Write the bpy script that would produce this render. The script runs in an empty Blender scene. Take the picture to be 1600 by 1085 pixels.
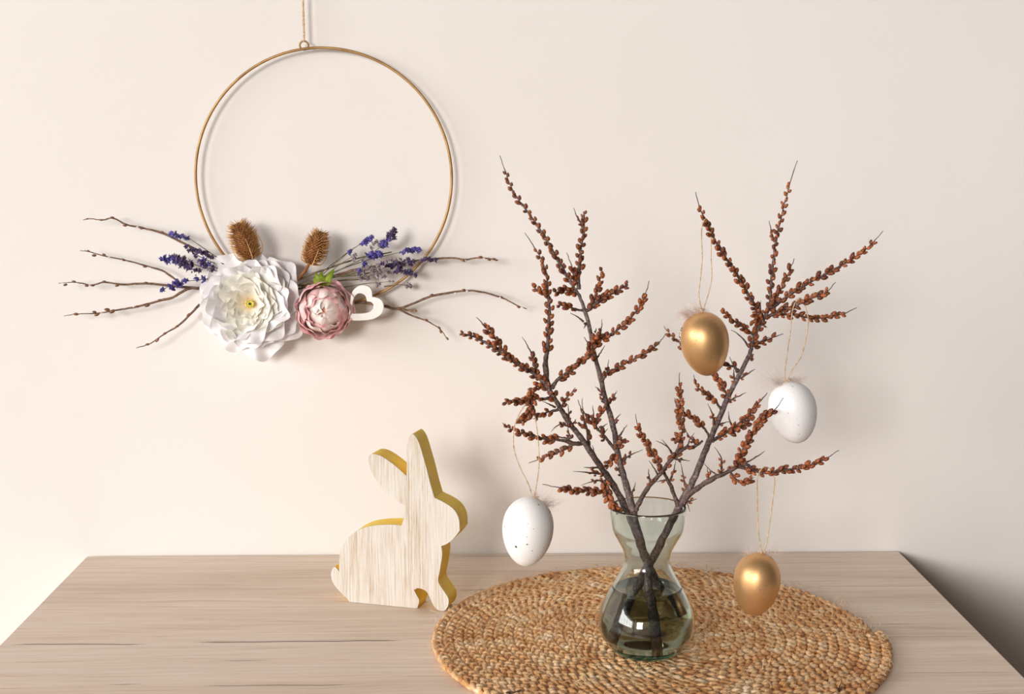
import bpy, bmesh, math, random
from mathutils import Vector, Matrix
from math import sin, cos, pi, radians as R_

sc = bpy.context.scene
COL = sc.collection
rnd = random.Random(7)

# ------------------------------------------------------------------ camera
F_PX, PITCH, YAW, ROLL, H, DIST = 2147.7, 0.14802, 0.01344, -0.00216, 0.40957, 1.33604
ZT = 0.75                                   # height of the table top
CAM = Vector((0.0, -DIST, ZT + H))
M3 = (Matrix.Rotation(-YAW, 3, 'Z') @ Matrix.Rotation(-PITCH, 3, 'X') @ Matrix.Rotation(-ROLL, 3, 'Y'))
cam_d = bpy.data.cameras.new('camera')
cam = bpy.data.objects.new('camera', cam_d); COL.objects.link(cam)
cam_d.sensor_fit = 'HORIZONTAL'; cam_d.sensor_width = 36.0
cam_d.lens = F_PX / 1600.0 * 36.0
cam_d.clip_start = 0.02
cx_, fy_, uz_ = M3 @ Vector((1, 0, 0)), M3 @ Vector((0, 1, 0)), M3 @ Vector((0, 0, 1))
rot = Matrix((cx_, uz_, -fy_)).transposed()
cam.matrix_world = Matrix.Translation(CAM) @ rot.to_4x4()
sc.camera = cam

def ray(px, py):
    return M3 @ Vector(((px - 800) / F_PX, 1.0, -(py - 542.5) / F_PX))
def at(px, py, y):                          # point of the plane y = const under a pixel
    d = ray(px, py); t = (y - CAM.y) / d.y
    return CAM + d * t
def on_z(px, py, z):
    d = ray(px, py); t = (z - CAM.z) / d.z
    return CAM + d * t

# ------------------------------------------------------------------ light
w = bpy.data.worlds.new('world'); sc.world = w; w.use_nodes = True
w.node_tree.nodes['Background'].inputs[0].default_value = (1.0, 0.94, 0.88, 1)
w.node_tree.nodes['Background'].inputs[1].default_value = 0.02
def area(name, loc, aim, sx, sy, power, col):
    l = bpy.data.lights.new(name, 'AREA'); l.shape = 'RECTANGLE'; l.size = sx; l.size_y = sy
    l.energy = power; l.color = col
    o = bpy.data.objects.new(name, l); COL.objects.link(o)
    o.location = loc
    o.rotation_euler = (Vector(aim) - Vector(loc)).to_track_quat('-Z', 'Y').to_euler()
    return o
WY, WZ, WW, WH, WX = -3.80, 2.20, 4.80, 1.80, -5.00
area('window_daylight', (WX - 0.12, WY, WZ), (WX + 1.0, WY, WZ), WW + 0.1, WH + 0.1, 395, (1.0, 0.995, 0.985))
FX, FZ, FW, FH, FY = -2.75, 2.25, 2.0, 1.8, -7.0      # opening for an added fill light, unseen behind the camera
area('front_fill_light', (FX, FY - 0.12, FZ), (FX, FY + 1, FZ), FW + 0.1, FH + 0.1, 500, (1.0, 0.98, 0.95))
sc.view_settings.view_transform = 'Standard'
sc.view_settings.look = 'None'
sc.view_settings.exposure = 0.0
sc.view_settings.gamma = 1.0
sc.view_settings.use_curve_mapping = False
sc.cycles.max_bounces = 16; sc.cycles.transmission_bounces = 14; sc.cycles.transparent_max_bounces = 16
sc.cycles.diffuse_bounces = 4; sc.cycles.glossy_bounces = 6
sc.cycles.sample_clamp_indirect = 6.0
sc.cycles.use_denoising = True

# ------------------------------------------------------------------ materials
def new_mat(name):
    m = bpy.data.materials.new(name); m.use_nodes = True
    nt = m.node_tree
    return m, nt, nt.nodes['Principled BSDF']
def N(nt, t, **kw):
    n = nt.nodes.new(t)
    for k, v in kw.items(): setattr(n, k, v)
    return n
def L(nt, a, b): nt.links.new(a, b)
def srgb(r, g, b):
    f = lambda c: (c / 255 / 12.92) if c / 255 <= 0.04045 else ((c / 255 + 0.055) / 1.055) ** 2.4
    return (f(r), f(g), f(b), 1)
def ramp(nt, fac, stops):
    r = N(nt, 'ShaderNodeValToRGB'); L(nt, fac, r.inputs[0])
    cr = r.color_ramp
    while len(cr.elements) < len(stops): cr.elements.new(0.5)
    for e, (p, c) in zip(cr.elements, stops):
        e.position = p; e.color = c if len(c) == 4 else (*c, 1)
    return r.outputs[0]
def mathn(nt, op, a, b=None, c=None, clamp=False):
    n = N(nt, 'ShaderNodeMath', operation=op); n.use_clamp = clamp
    for i, v in enumerate((a, b, c)):
        if v is None: continue
        if isinstance(v, (int, float)): n.inputs[i].default_value = v
        else: L(nt, v, n.inputs[i])
    return n.outputs[0]
def coords(nt, kind='Object', scale=(1, 1, 1), loc=(0, 0, 0)):
    t = N(nt, 'ShaderNodeTexCoord'); m = N(nt, 'ShaderNodeMapping')
    m.inputs['Scale'].default_value = scale; m.inputs['Location'].default_value = loc
    L(nt, t.outputs[kind], m.inputs[0]); return m.outputs[0]
def noise(nt, vec, scale, detail=3, rough=0.5, out=0):
    n = N(nt, 'ShaderNodeTexNoise'); n.inputs['Scale'].default_value = scale
    n.inputs['Detail'].default_value = detail; n.inputs['Roughness'].default_value = rough
    L(nt, vec, n.inputs['Vector']); return n.outputs[out]
def mix(nt, fac, a, b, mode='MIX'):
    n = N(nt, 'ShaderNodeMix', data_type='RGBA', blend_type=mode)
    for s, v in ((n.inputs[0], fac), (n.inputs[6], a), (n.inputs[7], b)):
        if isinstance(v, (int, float)): s.default_value = v
        elif isinstance(v, tuple): s.default_value = v
        else: L(nt, v, s)
    return n.outputs[2]
def bump(nt, p, h, strength=0.3, dist=0.001):
    b = N(nt, 'ShaderNodeBump'); b.inputs['Strength'].default_value = strength
    b.inputs['Distance'].default_value = dist
    L(nt, h, b.inputs['Height']); L(nt, b.outputs[0], p.inputs['Normal'])
def noisy(name, c1, c2, scale, rough=0.7, bstr=0.0, bdist=0.0005, bscale=None, sub=0, metallic=0, stretch=(1, 1, 1), lo=.35, hi=.65, objvar=0.0):
    m, nt, p = new_mat(name)
    v = coords(nt, 'Object', stretch)
    f = noise(nt, v, scale, 4)
    col = ramp(nt, f, [(lo, c1), (hi, c2)])
    if objvar:
        oi = N(nt, 'ShaderNodeObjectInfo')
        k = N(nt, 'ShaderNodeMapRange'); L(nt, oi.outputs['Random'], k.inputs[0])
        k.inputs[3].default_value = 1 - objvar; k.inputs[4].default_value = 1 + objvar
        hs = N(nt, 'ShaderNodeHueSaturation'); L(nt, k.outputs[0], hs.inputs['Value']); L(nt, col, hs.inputs['Color'])
        col = hs.outputs[0]
    L(nt, col, p.inputs['Base Color'])
    p.inputs['Roughness'].default_value = rough; p.inputs['Metallic'].default_value = metallic
    if sub: p.inputs['Subsurface Weight'].default_value = sub; p.inputs['Subsurface Radius'].default_value = (0.004, 0.003, 0.002)
    if bstr: bump(nt, p, noise(nt, v, bscale or scale, 4), bstr, bdist)
    return m

MAT = {}
# plastered wall
m, nt, p = new_mat('wall_paint'); v = coords(nt)
col = ramp(nt, noise(nt, v, 2.2, 2), [(.3, srgb(227, 219, 213)), (.7, srgb(232, 225, 220))])
L(nt, col, p.inputs['Base Color']); p.inputs['Roughness'].default_value = .85
h1 = noise(nt, v, 26, 3); h2 = noise(nt, v, 400, 2)
bump(nt, p, mathn(nt, 'ADD', mathn(nt, 'MULTIPLY', h1, 1.0), mathn(nt, 'MULTIPLY', h2, .12)), .35, .0012)
MAT['wall'] = m
MAT['floor'] = noisy('dark_floor_board', srgb(52, 35, 25), srgb(70, 48, 34), 6, .45, stretch=(1, 8, 1))
MAT['white_paint'] = noisy('white_window_paint', srgb(232, 230, 226), srgb(240, 238, 234), 30, .4)

# printed oak table top: object x along the grain, y towards the wall
m, nt, p = new_mat('printed_oak')
tc = N(nt, 'ShaderNodeTexCoord'); sx = N(nt, 'ShaderNodeSeparateXYZ'); L(nt, tc.outputs['Object'], sx.inputs[0])
X, Y = sx.outputs[0], mathn(nt, 'ADD', sx.outputs[1], mathn(nt, 'SUBTRACT', sx.outputs[2], ZT))   # the grain turns over the edges
vw = coords(nt, 'Object', (1.6, 9, 9)); warp = noise(nt, vw, 2.2, 3)
cx = N(nt, 'ShaderNodeCombineXYZ'); L(nt, mathn(nt, 'MULTIPLY', X, 1.0), cx.inputs[0])
yw = mathn(nt, 'ADD', Y, mathn(nt, 'MULTIPLY', mathn(nt, 'SUBTRACT', warp, .5), .03))
L(nt, mathn(nt, 'MULTIPLY', yw, 30.0), cx.inputs[1])
g1 = noise(nt, cx.outputs[0], 7.0, 7, .68)
cx2 = N(nt, 'ShaderNodeCombineXYZ'); L(nt, mathn(nt, 'MULTIPLY', X, 3.0), cx2.inputs[0]); L(nt, mathn(nt, 'MULTIPLY', yw, 260.0), cx2.inputs[1])
g2 = noise(nt, cx2.outputs[0], 3.0, 4, .6)
g = mathn(nt, 'ADD', mathn(nt, 'MULTIPLY', g1, .58), mathn(nt, 'MULTIPLY', g2, .42))
col = ramp(nt, g, [(.34, srgb(196, 168, 145)), (.45, srgb(226, 206, 188)), (.55, srgb(234, 217, 201)), (.66, srgb(242, 228, 214))])
# slow tone bands across the boards of the print
cb = N(nt, 'ShaderNodeCombineXYZ'); L(nt, mathn(nt, 'MULTIPLY', X, .8), cb.inputs[0]); L(nt, mathn(nt, 'MULTIPLY', Y, 11.0), cb.inputs[1])
bd = noise(nt, cb.outputs[0], 2.0, 2)
col = mix(nt, 1.0, col, ramp(nt, bd, [(.35, (.90, .86, .82, 1)), (.5, (1, .98, .96, 1)), (.65, (1, 1, 1, 1))]), 'MULTIPLY')
# printed seams and cracks: (y, x0, x1, half width, darkness)
wob = mathn(nt, 'MULTIPLY', mathn(nt, 'SUBTRACT', noise(nt, coords(nt, 'Object', (12, 1, 1)), 1.0, 4), .5), .010)
yy = mathn(nt, 'ADD', Y, wob)
def crack_spec(pa, pb):
    a = on_z(*pa, ZT); b = on_z(*pb, ZT); return (a.y + b.y) / 2, min(a.x, b.x), max(a.x, b.x)
cr = [((8, 1006), (240, 1010), .0011, .75), ((297, 1004), (640, 1001), .0012, .8), ((154, 1071), (235, 1070), .0009, .6),
      ((304, 1072), (560, 1070), .0009, .6), ((330, 1033), (430, 1031), .001, .45), ((90, 921), (500, 921), .0005, .28),
      ((700, 923), (790, 922), .0009, .6), ((700, 869), (1010, 869), .0018, .25), ((1225, 917), (1480, 916), .0005, .45),
      ((1290, 996), (1540, 996), .0007, .45), ((1390, 1052), (1600, 1052), .0007, .42), ((230, 996), (270, 996), .0011, .5),
      ((1350, 976), (1440, 976), .0008, .4)]
tot = None
for pa, pb, hw, dk in cr:
    y0, x0, x1 = crack_spec(pa, pb)
    d = mathn(nt, 'ABSOLUTE', mathn(nt, 'SUBTRACT', yy, y0))
    lx = mathn(nt, 'SUBTRACT', X, x0); rx = mathn(nt, 'SUBTRACT', x1, X)
    e = mathn(nt, 'MULTIPLY', mathn(nt, 'MINIMUM', lx, rx), 50.0, clamp=True)   # thin towards both ends
    wd = mathn(nt, 'MULTIPLY', e, hw)
    s = mathn(nt, 'MULTIPLY', mathn(nt, 'MULTIPLY', mathn(nt, 'SUBTRACT', wd, d), 1.0 / hw * 2.2, clamp=True), min(1, dk * 1.2))
    tot = s if tot is None else mathn(nt, 'MAXIMUM', tot, s)
col = mix(nt, tot, col, srgb(88, 60, 42))
L(nt, col, p.inputs['Base Color']); p.inputs['Roughness'].default_value = .48
p.inputs['Specular IOR Level'].default_value = .35
bump(nt, p, g, .15, .0006); MAT['oak'] = m

# jute strands, fibres along u
def jute(name, dark):
    m, nt, p = new_mat(name)
    uv = coords(nt, 'UV', (26, 9, 1)); v = coords(nt)
    fib = noise(nt, uv, 1.0, 5, .7); blot = noise(nt, v, 62, 4, .6); big = noise(nt, v, 13, 3)
    c = ramp(nt, blot, [(.28, srgb(180, 118, 68)), (.42, srgb(226, 172, 114)), (.55, srgb(242, 202, 152)), (.70, srgb(254, 234, 202))])
    c = mix(nt, 1.0, c, ramp(nt, big, [(.35, (.86, .78, .70, 1)), (.6, (1, 1, 1, 1))]), 'MULTIPLY')
    c = mix(nt, 1.0, c, ramp(nt, fib, [(.33, (.56, .47, .40, 1)), (.55, (1, 1, 1, 1))]), 'MULTIPLY')
    spot = noise(nt, coords(nt, 'Object', (1, 1, 1), (3, 1, 0)), 48, 2)
    c = mix(nt, ramp(nt, spot, [(.73, (0, 0, 0, 1)), (.77, (1, 1, 1, 1))]), c, srgb(80, 48, 34))
    L(nt, c, p.inputs['Base Color']); p.inputs['Roughness'].default_value = .72
    bump(nt, p, fib, .9, .0007)
    return m
MAT['jute'] = jute('jute_braid', 0)
MAT['twine'] = noisy('jute_twine', srgb(178, 142, 104), srgb(222, 196, 162), 500, .9, .5, .0003)
MAT['fibre'] = noisy('jute_fibre', srgb(215, 175, 128), srgb(240, 212, 172), 90, .8)

def bark(name, c1, c2, c3, sc_):
    m, nt, p = new_mat(name); v = coords(nt)
    f = noise(nt, v, sc_, 6, .65); g_ = noise(nt, v, 60, 3)
    c = ramp(nt, f, [(.36, c1), (.52, c2), (.68, c3)])
    c = mix(nt, 1.0, c, ramp(nt, g_, [(.36, (.50, .43, .40, 1)), (.60, (1, 1, 1, 1))]), 'MULTIPLY')
    L(nt, c, p.inputs['Base Color']); p.inputs['Roughness'].default_value = .6
    bump(nt, p, f, .9, .0007); return m
MAT['bark'] = bark('grey_brown_bark', srgb(58, 42, 38), srgb(112, 92, 88), srgb(162, 140, 134), 520)
MAT['twig_bark'] = bark('dark_twig_bark', srgb(58, 40, 34), srgb(98, 74, 66), srgb(146, 122, 112), 620)
m, nt, p = new_mat('rust_bud'); v = coords(nt)
oi = N(nt, 'ShaderNodeObjectInfo')
vor = N(nt, 'ShaderNodeTexVoronoi'); vor.inputs['Scale'].default_value = 620; L(nt, v, vor.inputs['Vector'])
c = ramp(nt, vor.outputs['Distance'], [(.10, srgb(198, 118, 62)), (.48, srgb(150, 82, 44)), (.95, srgb(66, 34, 24))])
c = mix(nt, 1.0, c, ramp(nt, oi.outputs['Random'], [(0, (.42, .37, .35, 1)), (.5, (.78, .73, .70, 1)), (1, (1.15, 1.08, .98, 1))]), 'MULTIPLY')
L(nt, c, p.inputs['Base Color']); p.inputs['Roughness'].default_value = .5
bump(nt, p, mathn(nt, 'MULTIPLY', vor.outputs['Distance'], -1.0), .8, .0008); MAT['bud'] = m

m, nt, p = new_mat('aged_brass'); p.inputs['Metallic'].default_value = .55; p.inputs['Roughness'].default_value = .5
L(nt, ramp(nt, noise(nt, coords(nt), 60, 3), [(.3, srgb(150, 112, 66)), (.7, srgb(190, 150, 98))]), p.inputs['Base Color']); MAT['brass'] = m

def speckled(name, base, c_dark, metallic, rough, scale, thr, seed, light=None, coat=0):
    m, nt, p = new_mat(name); v = coords(nt, 'Object', (1, 1, 1), (seed, seed * .37, 0))
    col = base
    def spots(sc_, lo, hi, off):
        vo = N(nt, 'ShaderNodeTexVoronoi'); vo.inputs['Scale'].default_value = sc_
        vv = N(nt, 'ShaderNodeVectorMath', operation='ADD'); L(nt, v, vv.inputs[0]); vv.inputs[1].default_value = (off, off, 0)
        L(nt, vv.outputs[0], vo.inputs['Vector'])
        sep = N(nt, 'ShaderNodeSeparateColor'); L(nt, vo.outputs['Color'], sep.inputs[0])
        rr = mathn(nt, 'MULTIPLY', mathn(nt, 'POWER', sep.outputs[0], 2.2), hi)     # most cells tiny, a few bigger
        on = mathn(nt, 'LESS_THAN', vo.outputs['Distance'], rr)
        pick = mathn(nt, 'GREATER_THAN', sep.outputs[1], lo)
        return mathn(nt, 'MULTIPLY', on, pick)
    f1 = spots(scale, thr, .135, 0.0); f2 = spots(scale * 1.9, thr, .20, 5.0)
    col = mix(nt, mathn(nt, 'MAXIMUM', f1, mathn(nt, 'MULTIPLY', f2, .55)), base, c_dark)
    if light: col = mix(nt, spots(scale * 1.6, .80, .17, 9.0), col, light)
    L(nt, col, p.inputs['Base Color'])
    p.inputs['Metallic'].default_value = metallic; p.inputs['Roughness'].default_value = rough
    if coat: p.inputs['Coat Weight'].default_value = coat; p.inputs['Coat Roughness'].default_value = .3
    bump(nt, p, noise(nt, v, 260, 2), .12, .0004)
    return m
MAT['egg_white'] = speckled('white_speckled_shell', srgb(243, 240, 237), srgb(92, 78, 70), 0, .42, 120, .15, 2.0)
MAT['egg_white2'] = speckled('white_speckled_shell_other', srgb(243, 240, 239), srgb(82, 74, 72), 0, .42, 175, .30, 6.3)
MAT['egg_gold'] = speckled('gold_speckled_shell', srgb(214, 168, 116), srgb(74, 46, 20), .74, .42, 260, .05, 4.1, srgb(238, 208, 160))
MAT['tuft'] = noisy('pale_fur', srgb(214, 188, 174), srgb(246, 234, 228), 120, .9)

m, nt, p = new_mat('clear_green_glass')
p.inputs['Base Color'].default_value = (.895, .925, .905, 1); p.inputs['Transmission Weight'].default_value = 1
p.inputs['Roughness'].default_value = 0.0; p.inputs['IOR'].default_value = 1.47
va = N(nt, 'ShaderNodeVolumeAbsorption'); va.inputs[0].default_value = (.22, .58, .42, 1); va.inputs[1].default_value = 55
L(nt, va.outputs[0], nt.nodes['Material Output'].inputs['Volume']); MAT['glass'] = m
m, nt, p = new_mat('stale_water')
p.inputs['Base Color'].default_value = (1, 1, 1, 1); p.inputs['Transmission Weight'].default_value = 1
p.inputs['Roughness'].default_value = 0.0; p.inputs['IOR'].default_value = 1.33
va = N(nt, 'ShaderNodeVolumeAbsorption'); va.inputs[0].default_value = (.50, .57, .47, 1); va.inputs[1].default_value = 36
L(nt, va.outputs[0], nt.nodes['Material Output'].inputs['Volume']); MAT['water'] = m

# whitewashed wood: grain runs up the figure
m, nt, p = new_mat('whitewashed_wood')
v = coords(nt, 'Object', (480, 480, 15)); g1 = noise(nt, v, 1.6, 6, .75); g2 = noise(nt, coords(nt, 'Object', (1, 1, .4)), 26, 3)
c = ramp(nt, g1, [(.34, srgb(166, 140, 116)), (.45, srgb(194, 178, 158)), (.55, srgb(208, 199, 188)), (.68, srgb(217, 214, 210))])
c = mix(nt, ramp(nt, g2, [(.42, (0, 0, 0, 1)), (.62, (.6, .6, .6, 1))]), c, srgb(214, 208, 200))
L(nt, c, p.inputs['Base Color']); p.inputs['Roughness'].default_value = .7; bump(nt, p, g1, .5, .0005); MAT['washed'] = m
MAT['yellow'] = noisy('mustard_yellow_paint', srgb(238, 196, 34), srgb(246, 212, 62), 45, .55, .3, .0004, 200)
MAT['white_heart'] = noisy('white_painted_wood', srgb(240, 234, 228), srgb(246, 242, 238), 80, .5)

# petals: v of the uv runs from base to rim
def petal_mat(name, base, mid, rim, s1=.45, s2=.85, streak=.0):
    m, nt, p = new_mat(name)
    t = N(nt, 'ShaderNodeTexCoord'); s = N(nt, 'ShaderNodeSeparateXYZ'); L(nt, t.outputs['UV'], s.inputs[0])
    nz = noise(nt, coords(nt, 'UV', (7, 1.2, 1)), 1.5, 3)
    vv = mathn(nt, 'ADD', s.outputs[1], mathn(nt, 'MULTIPLY', mathn(nt, 'SUBTRACT', nz, .5), .3))
    c = ramp(nt, vv, [(.05, base), (s1, mid), (s2, rim)])
    L(nt, c, p.inputs['Base Color']); p.inputs['Roughness'].default_value = .75
    p.inputs['Specular IOR Level'].default_value = .2
    tr = N(nt, 'ShaderNodeBsdfTranslucent'); L(nt, c, tr.inputs[0])
    ms = N(nt, 'ShaderNodeMixShader'); ms.inputs[0].default_value = .24
    L(nt, p.outputs[0], ms.inputs[1]); L(nt, tr.outputs[0], ms.inputs[2]); L(nt, ms.outputs[0], nt.nodes['Material Output'].inputs[0])
    bump(nt, p, noise(nt, coords(nt, 'UV', (30, 2, 1)), 1.5, 3), .35, .0006)
    return m
MAT['petal_cream'] = petal_mat('cream_petal', srgb(255, 216, 166), srgb(255, 242, 216), srgb(255, 252, 244), .25, .75)
MAT['petal_white'] = petal_mat('white_petal', srgb(252, 232, 205), srgb(251, 243, 236), srgb(250, 247, 248), .3, .7)
MAT['petal_pink'] = petal_mat('pink_petal', srgb(254, 242, 236), srgb(255, 242, 238), srgb(255, 202, 204), .58, 1.0)
MAT['petal_blush'] = petal_mat('blush_petal', srgb(248, 170, 146), srgb(253, 232, 222), srgb(254, 243, 238), .35, .8)
MAT['pistil'] = noisy('yellow_green_pistil', srgb(214, 200, 70), srgb(240, 224, 120), 200, .6)
MAT['dark_dot'] = noisy('dark_pistil_tip', srgb(40, 44, 20), srgb(70, 70, 30), 200, .6)
MAT['sepal'] = noisy('fresh_green_leaf', srgb(124, 150, 30), srgb(176, 192, 60), 120, .5)
MAT['teasel'] = noisy('dry_teasel', srgb(110, 66, 28), srgb(150, 98, 50), 160, .8, .4)
MAT['teasel_spine'] = noisy('dry_teasel_spine', srgb(186, 128, 66), srgb(222, 174, 112), 160, .8)
MAT['teasel_pale'] = noisy('dry_teasel_bract', srgb(196, 148, 92), srgb(226, 186, 134), 160, .8)
MAT['lav_blue'] = noisy('blue_lavender', srgb(58, 50, 116), srgb(102, 92, 166), 260, .8, objvar=.25)
MAT['lav_dark'] = noisy('dark_lavender', srgb(56, 42, 74), srgb(98, 78, 118), 260, .85, objvar=.25)
MAT['lav_grey'] = noisy('grey_lavender', srgb(112, 96, 108), srgb(176, 162, 164), 260, .85, objvar=.2)
MAT['lav_stem'] = noisy('dry_green_stem', srgb(86, 84, 58), srgb(134, 124, 94), 200, .8)
MAT['willow'] = noisy('brown_willow_bark', srgb(78, 54, 38), srgb(138, 104, 80), 220, .65, .4, .0003)
MAT['catkin'] = noisy('brown_catkin_scale', srgb(96, 56, 38), srgb(146, 100, 70), 300, .5, objvar=.2)
MAT['catkin_pale'] = noisy('silver_catkin', srgb(206, 196, 190), srgb(240, 236, 232), 300, .8)

# ------------------------------------------------------------------ mesh helpers
def mesh_obj(name, bm, mat, parent=None, smooth=True, mats=None):
    me = bpy.data.meshes.new(name)
    bm.normal_update(); bm.to_mesh(me); bm.free()
    for mm in (mats or [mat]): me.materials.append(mm)
    if smooth: me.polygons.foreach_set('use_smooth', [True] * len(me.polygons))
    o = bpy.data.objects.new(name, me); COL.objects.link(o)
    if parent is not None: set_parent(o, parent)
    return o
WORLD = {}
def set_parent(o, par):
    o.parent = par
    o.matrix_parent_inverse = WORLD.get(par.name, Matrix.Identity(4)).inverted()
def thing(name, label, cat, loc, group=None):
    o = bpy.data.objects.new(name, None); COL.objects.link(o)
    o.location = loc; o.empty_display_size = .02
    o['label'] = label; o['category'] = cat
    if group: o['group'] = group
    WORLD[o.name] = Matrix.Translation(Vector(loc))
    return o
def tag(o, label, cat=None, group=None):
    o['label'] = label
    if cat: o['category'] = cat
    if group: o['group'] = group
    return o
def inst(name, me, mtx, parent):
    o = bpy.data.objects.new(name, me); COL.objects.link(o)
    set_parent(o, parent); o.matrix_basis = mtx
    return o
def box(bm, a, b):
    vs = [bm.verts.new((x, y, z)) for x in (a[0], b[0]) for y in (a[1], b[1]) for z in (a[2], b[2])]
    for f in ((0, 1, 3, 2), (4, 6, 7, 5), (0, 4, 5, 1), (2, 3, 7, 6), (0, 2, 6, 4), (1, 5, 7, 3)):
        bm.faces.new([vs[i] for i in f])
    return vs
def bevelled_box(a, b, w=.001, seg=2):
    bm = bmesh.new(); box(bm, a, b)
    bmesh.ops.bevel(bm, geom=list(bm.edges), offset=w, segments=seg, affect='EDGES', profile=.5)
    return bm
def catmull(P, n=4):
    if len(P) < 3: 
        return [P[0].lerp(P[-1], i / (n * 1)) for i in range(n + 1)]
    Q = [P[0] * 2 - P[1]] + list(P) + [P[-1] * 2 - P[-2]]
    out = []
    for i in range(1, len(Q) - 2):
        a, b, c, d = Q[i - 1:i + 3]
        for k in range(n):
            t = k / n
            out.append(.5 * ((2 * b) + (c - a) * t + (2 * a - 5 * b + 4 * c - d) * t * t + (3 * b - a - 3 * c + d) * t ** 3))
    out.append(P[-1].copy()); return out
def frames(P, closed=False):
    T = []
    n = len(P)
    for i in range(n):
        a = P[(i - 1) % n] if (closed or i > 0) else P[i]
        b = P[(i + 1) % n] if (closed or i < n - 1) else P[i]
        t = (b - a); T.append(t.normalized() if t.length > 1e-9 else Vector((0, 0, 1)))
    u = T[0].orthogonal().normalized(); F = []
    for t in T:
        u = (u - t * u.dot(t)); u = u.normalized() if u.length > 1e-6 else t.orthogonal().normalized()
        F.append((t, u, t.cross(u)))
    return F
def tube(bm, P, rad, seg=8, closed=False, flat=None, uvl=None):
    F = frames(P, closed); rings = []
    for i, (p_, (t, u, v)) in enumerate(zip(P, F)):
        r = rad[i] if isinstance(rad, (list, tuple)) else rad
        rings.append([bm.verts.new(p_ + u * (r * cos(2 * pi * k / seg)) + v * (r * sin(2 * pi * k / seg))) for k in range(seg)])
    m_ = len(rings); rg = range(m_) if closed else range(m_ - 1)
    for i in rg:
        A, B = rings[i], rings[(i + 1) % m_]
        for k in range(seg):
            bm.faces.new((A[k], A[(k + 1) % seg], B[(k + 1) % seg], B[k]))
    if not closed:
        bm.faces.new(rings[0][::-1]); bm.faces.new(rings[-1])
def lathe(bm, prof, seg=64, cap0=False, cap1=False, centre=(0, 0)):
    rings = []
    for r, z in prof:
        if r < 1e-6: rings.append([bm.verts.new((centre[0], centre[1], z))]); continue
        rings.append([bm.verts.new((centre[0] + r * cos(2 * pi * k / seg), centre[1] + r * sin(2 * pi * k / seg), z)) for k in range(seg)])
    for A, B in zip(rings, rings[1:]):
        for k in range(seg):
            k2 = (k + 1) % seg
            if len(A) == 1 and len(B) == 1: continue
            if len(A) == 1: bm.faces.new((A[0], B[k2], B[k]))
            elif len(B) == 1: bm.faces.new((A[k], A[k2], B[0]))
            else: bm.faces.new((A[k], A[k2], B[k2], B[k]))
    return rings
def prism(bm, pts_front, back_vec):
    """closed outline -> slab; returns front verts"""
    f = [bm.verts.new(q) for q in pts_front]; b = [bm.verts.new(q + back_vec) for q in pts_front]
    ff = bm.faces.new(f); bf = bm.faces.new(b[::-1]); n = len(f)
    side = [bm.faces.new((f[i], b[i], b[(i + 1) % n], f[(i + 1) % n])) for i in range(n)]
    return ff, bf, side
def smooth_outline(P, n=3, corners=()):
    """closed catmull through 2-D points; indices in corners stay sharp"""
    out = []; m_ = len(P)
    for i in range(m_):
        b, c = Vector(P[i]), Vector(P[(i + 1) % m_])
        a = Vector(P[i - 1]) if i not in corners else b * 2 - c
        d = Vector(P[(i + 2) % m_]) if (i + 1) % m_ not in corners else c * 2 - b
        for k in range(n):
            t = k / n
            out.append(.5 * ((2 * b) + (c - a) * t + (2 * a - 5 * b + 4 * c - d) * t * t + (3 * b - a - 3 * c + d) * t ** 3))
    return out

# ------------------------------------------------------------------ the room
YB = 0.004                                  # the wall stands a hair behind the table
bm = bmesh.new(); box(bm, (WX - .12, YB, 0), (3.8, YB + .12, 3.4))
o = mesh_obj('wall_back', bm, MAT['wall'], smooth=False); o['kind'] = 'structure'
bm = bmesh.new(); box(bm, (WX - .12, -7.0, -.05), (3.8, YB + .12, 0))
o = mesh_obj('floor', bm, MAT['floor'], smooth=False); o['kind'] = 'structure'
bm = bmesh.new()                            # left wall with the opening of the window
y0, y1, z0, z1 = WY - WW / 2, WY + WW / 2, WZ - WH / 2, WZ + WH / 2
box(bm, (WX - .12, -7.0, 0), (WX, YB, z0)); box(bm, (WX - .12, -7.0, z1), (WX, YB, 3.4))
edges = [-7.0, WY - WW / 2, WY + WW / 2, YB]
for k in (0, 2): box(bm, (WX - .12, edges[k], z0), (WX, edges[k + 1], z1))
o = mesh_obj('wall_left', bm, MAT['wall'], smooth=False); o['kind'] = 'structure'
t_ = .045
for nm, wy, ww in (('window_1', WY, WW),):
    y0, y1 = wy - ww / 2, wy + ww / 2
    win = bpy.data.objects.new(nm, None); COL.objects.link(win); win['kind'] = 'structure'
    bm = bmesh.new()
    box(bm, (WX - .08, y0, z0), (WX - .03, y0 + t_, z1)); box(bm, (WX - .08, y1 - t_, z0), (WX - .03, y1, z1))
    box(bm, (WX - .08, y0 + t_, z0), (WX - .03, y1 - t_, z0 + t_)); box(bm, (WX - .08, y0 + t_, z1 - t_), (WX - .03, y1 - t_, z1))
    mesh_obj('window_frame', bm, MAT['white_paint'], win, False)
    for k in range(1, 6):
        yk = y0 + ww * k / 6
        bm = bmesh.new(); box(bm, (WX - .075, yk - .02, z0 + t_), (WX - .035, yk + .02, z1 - t_)); mesh_obj('glazing_bar', bm, MAT['white_paint'], win, False)

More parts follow.
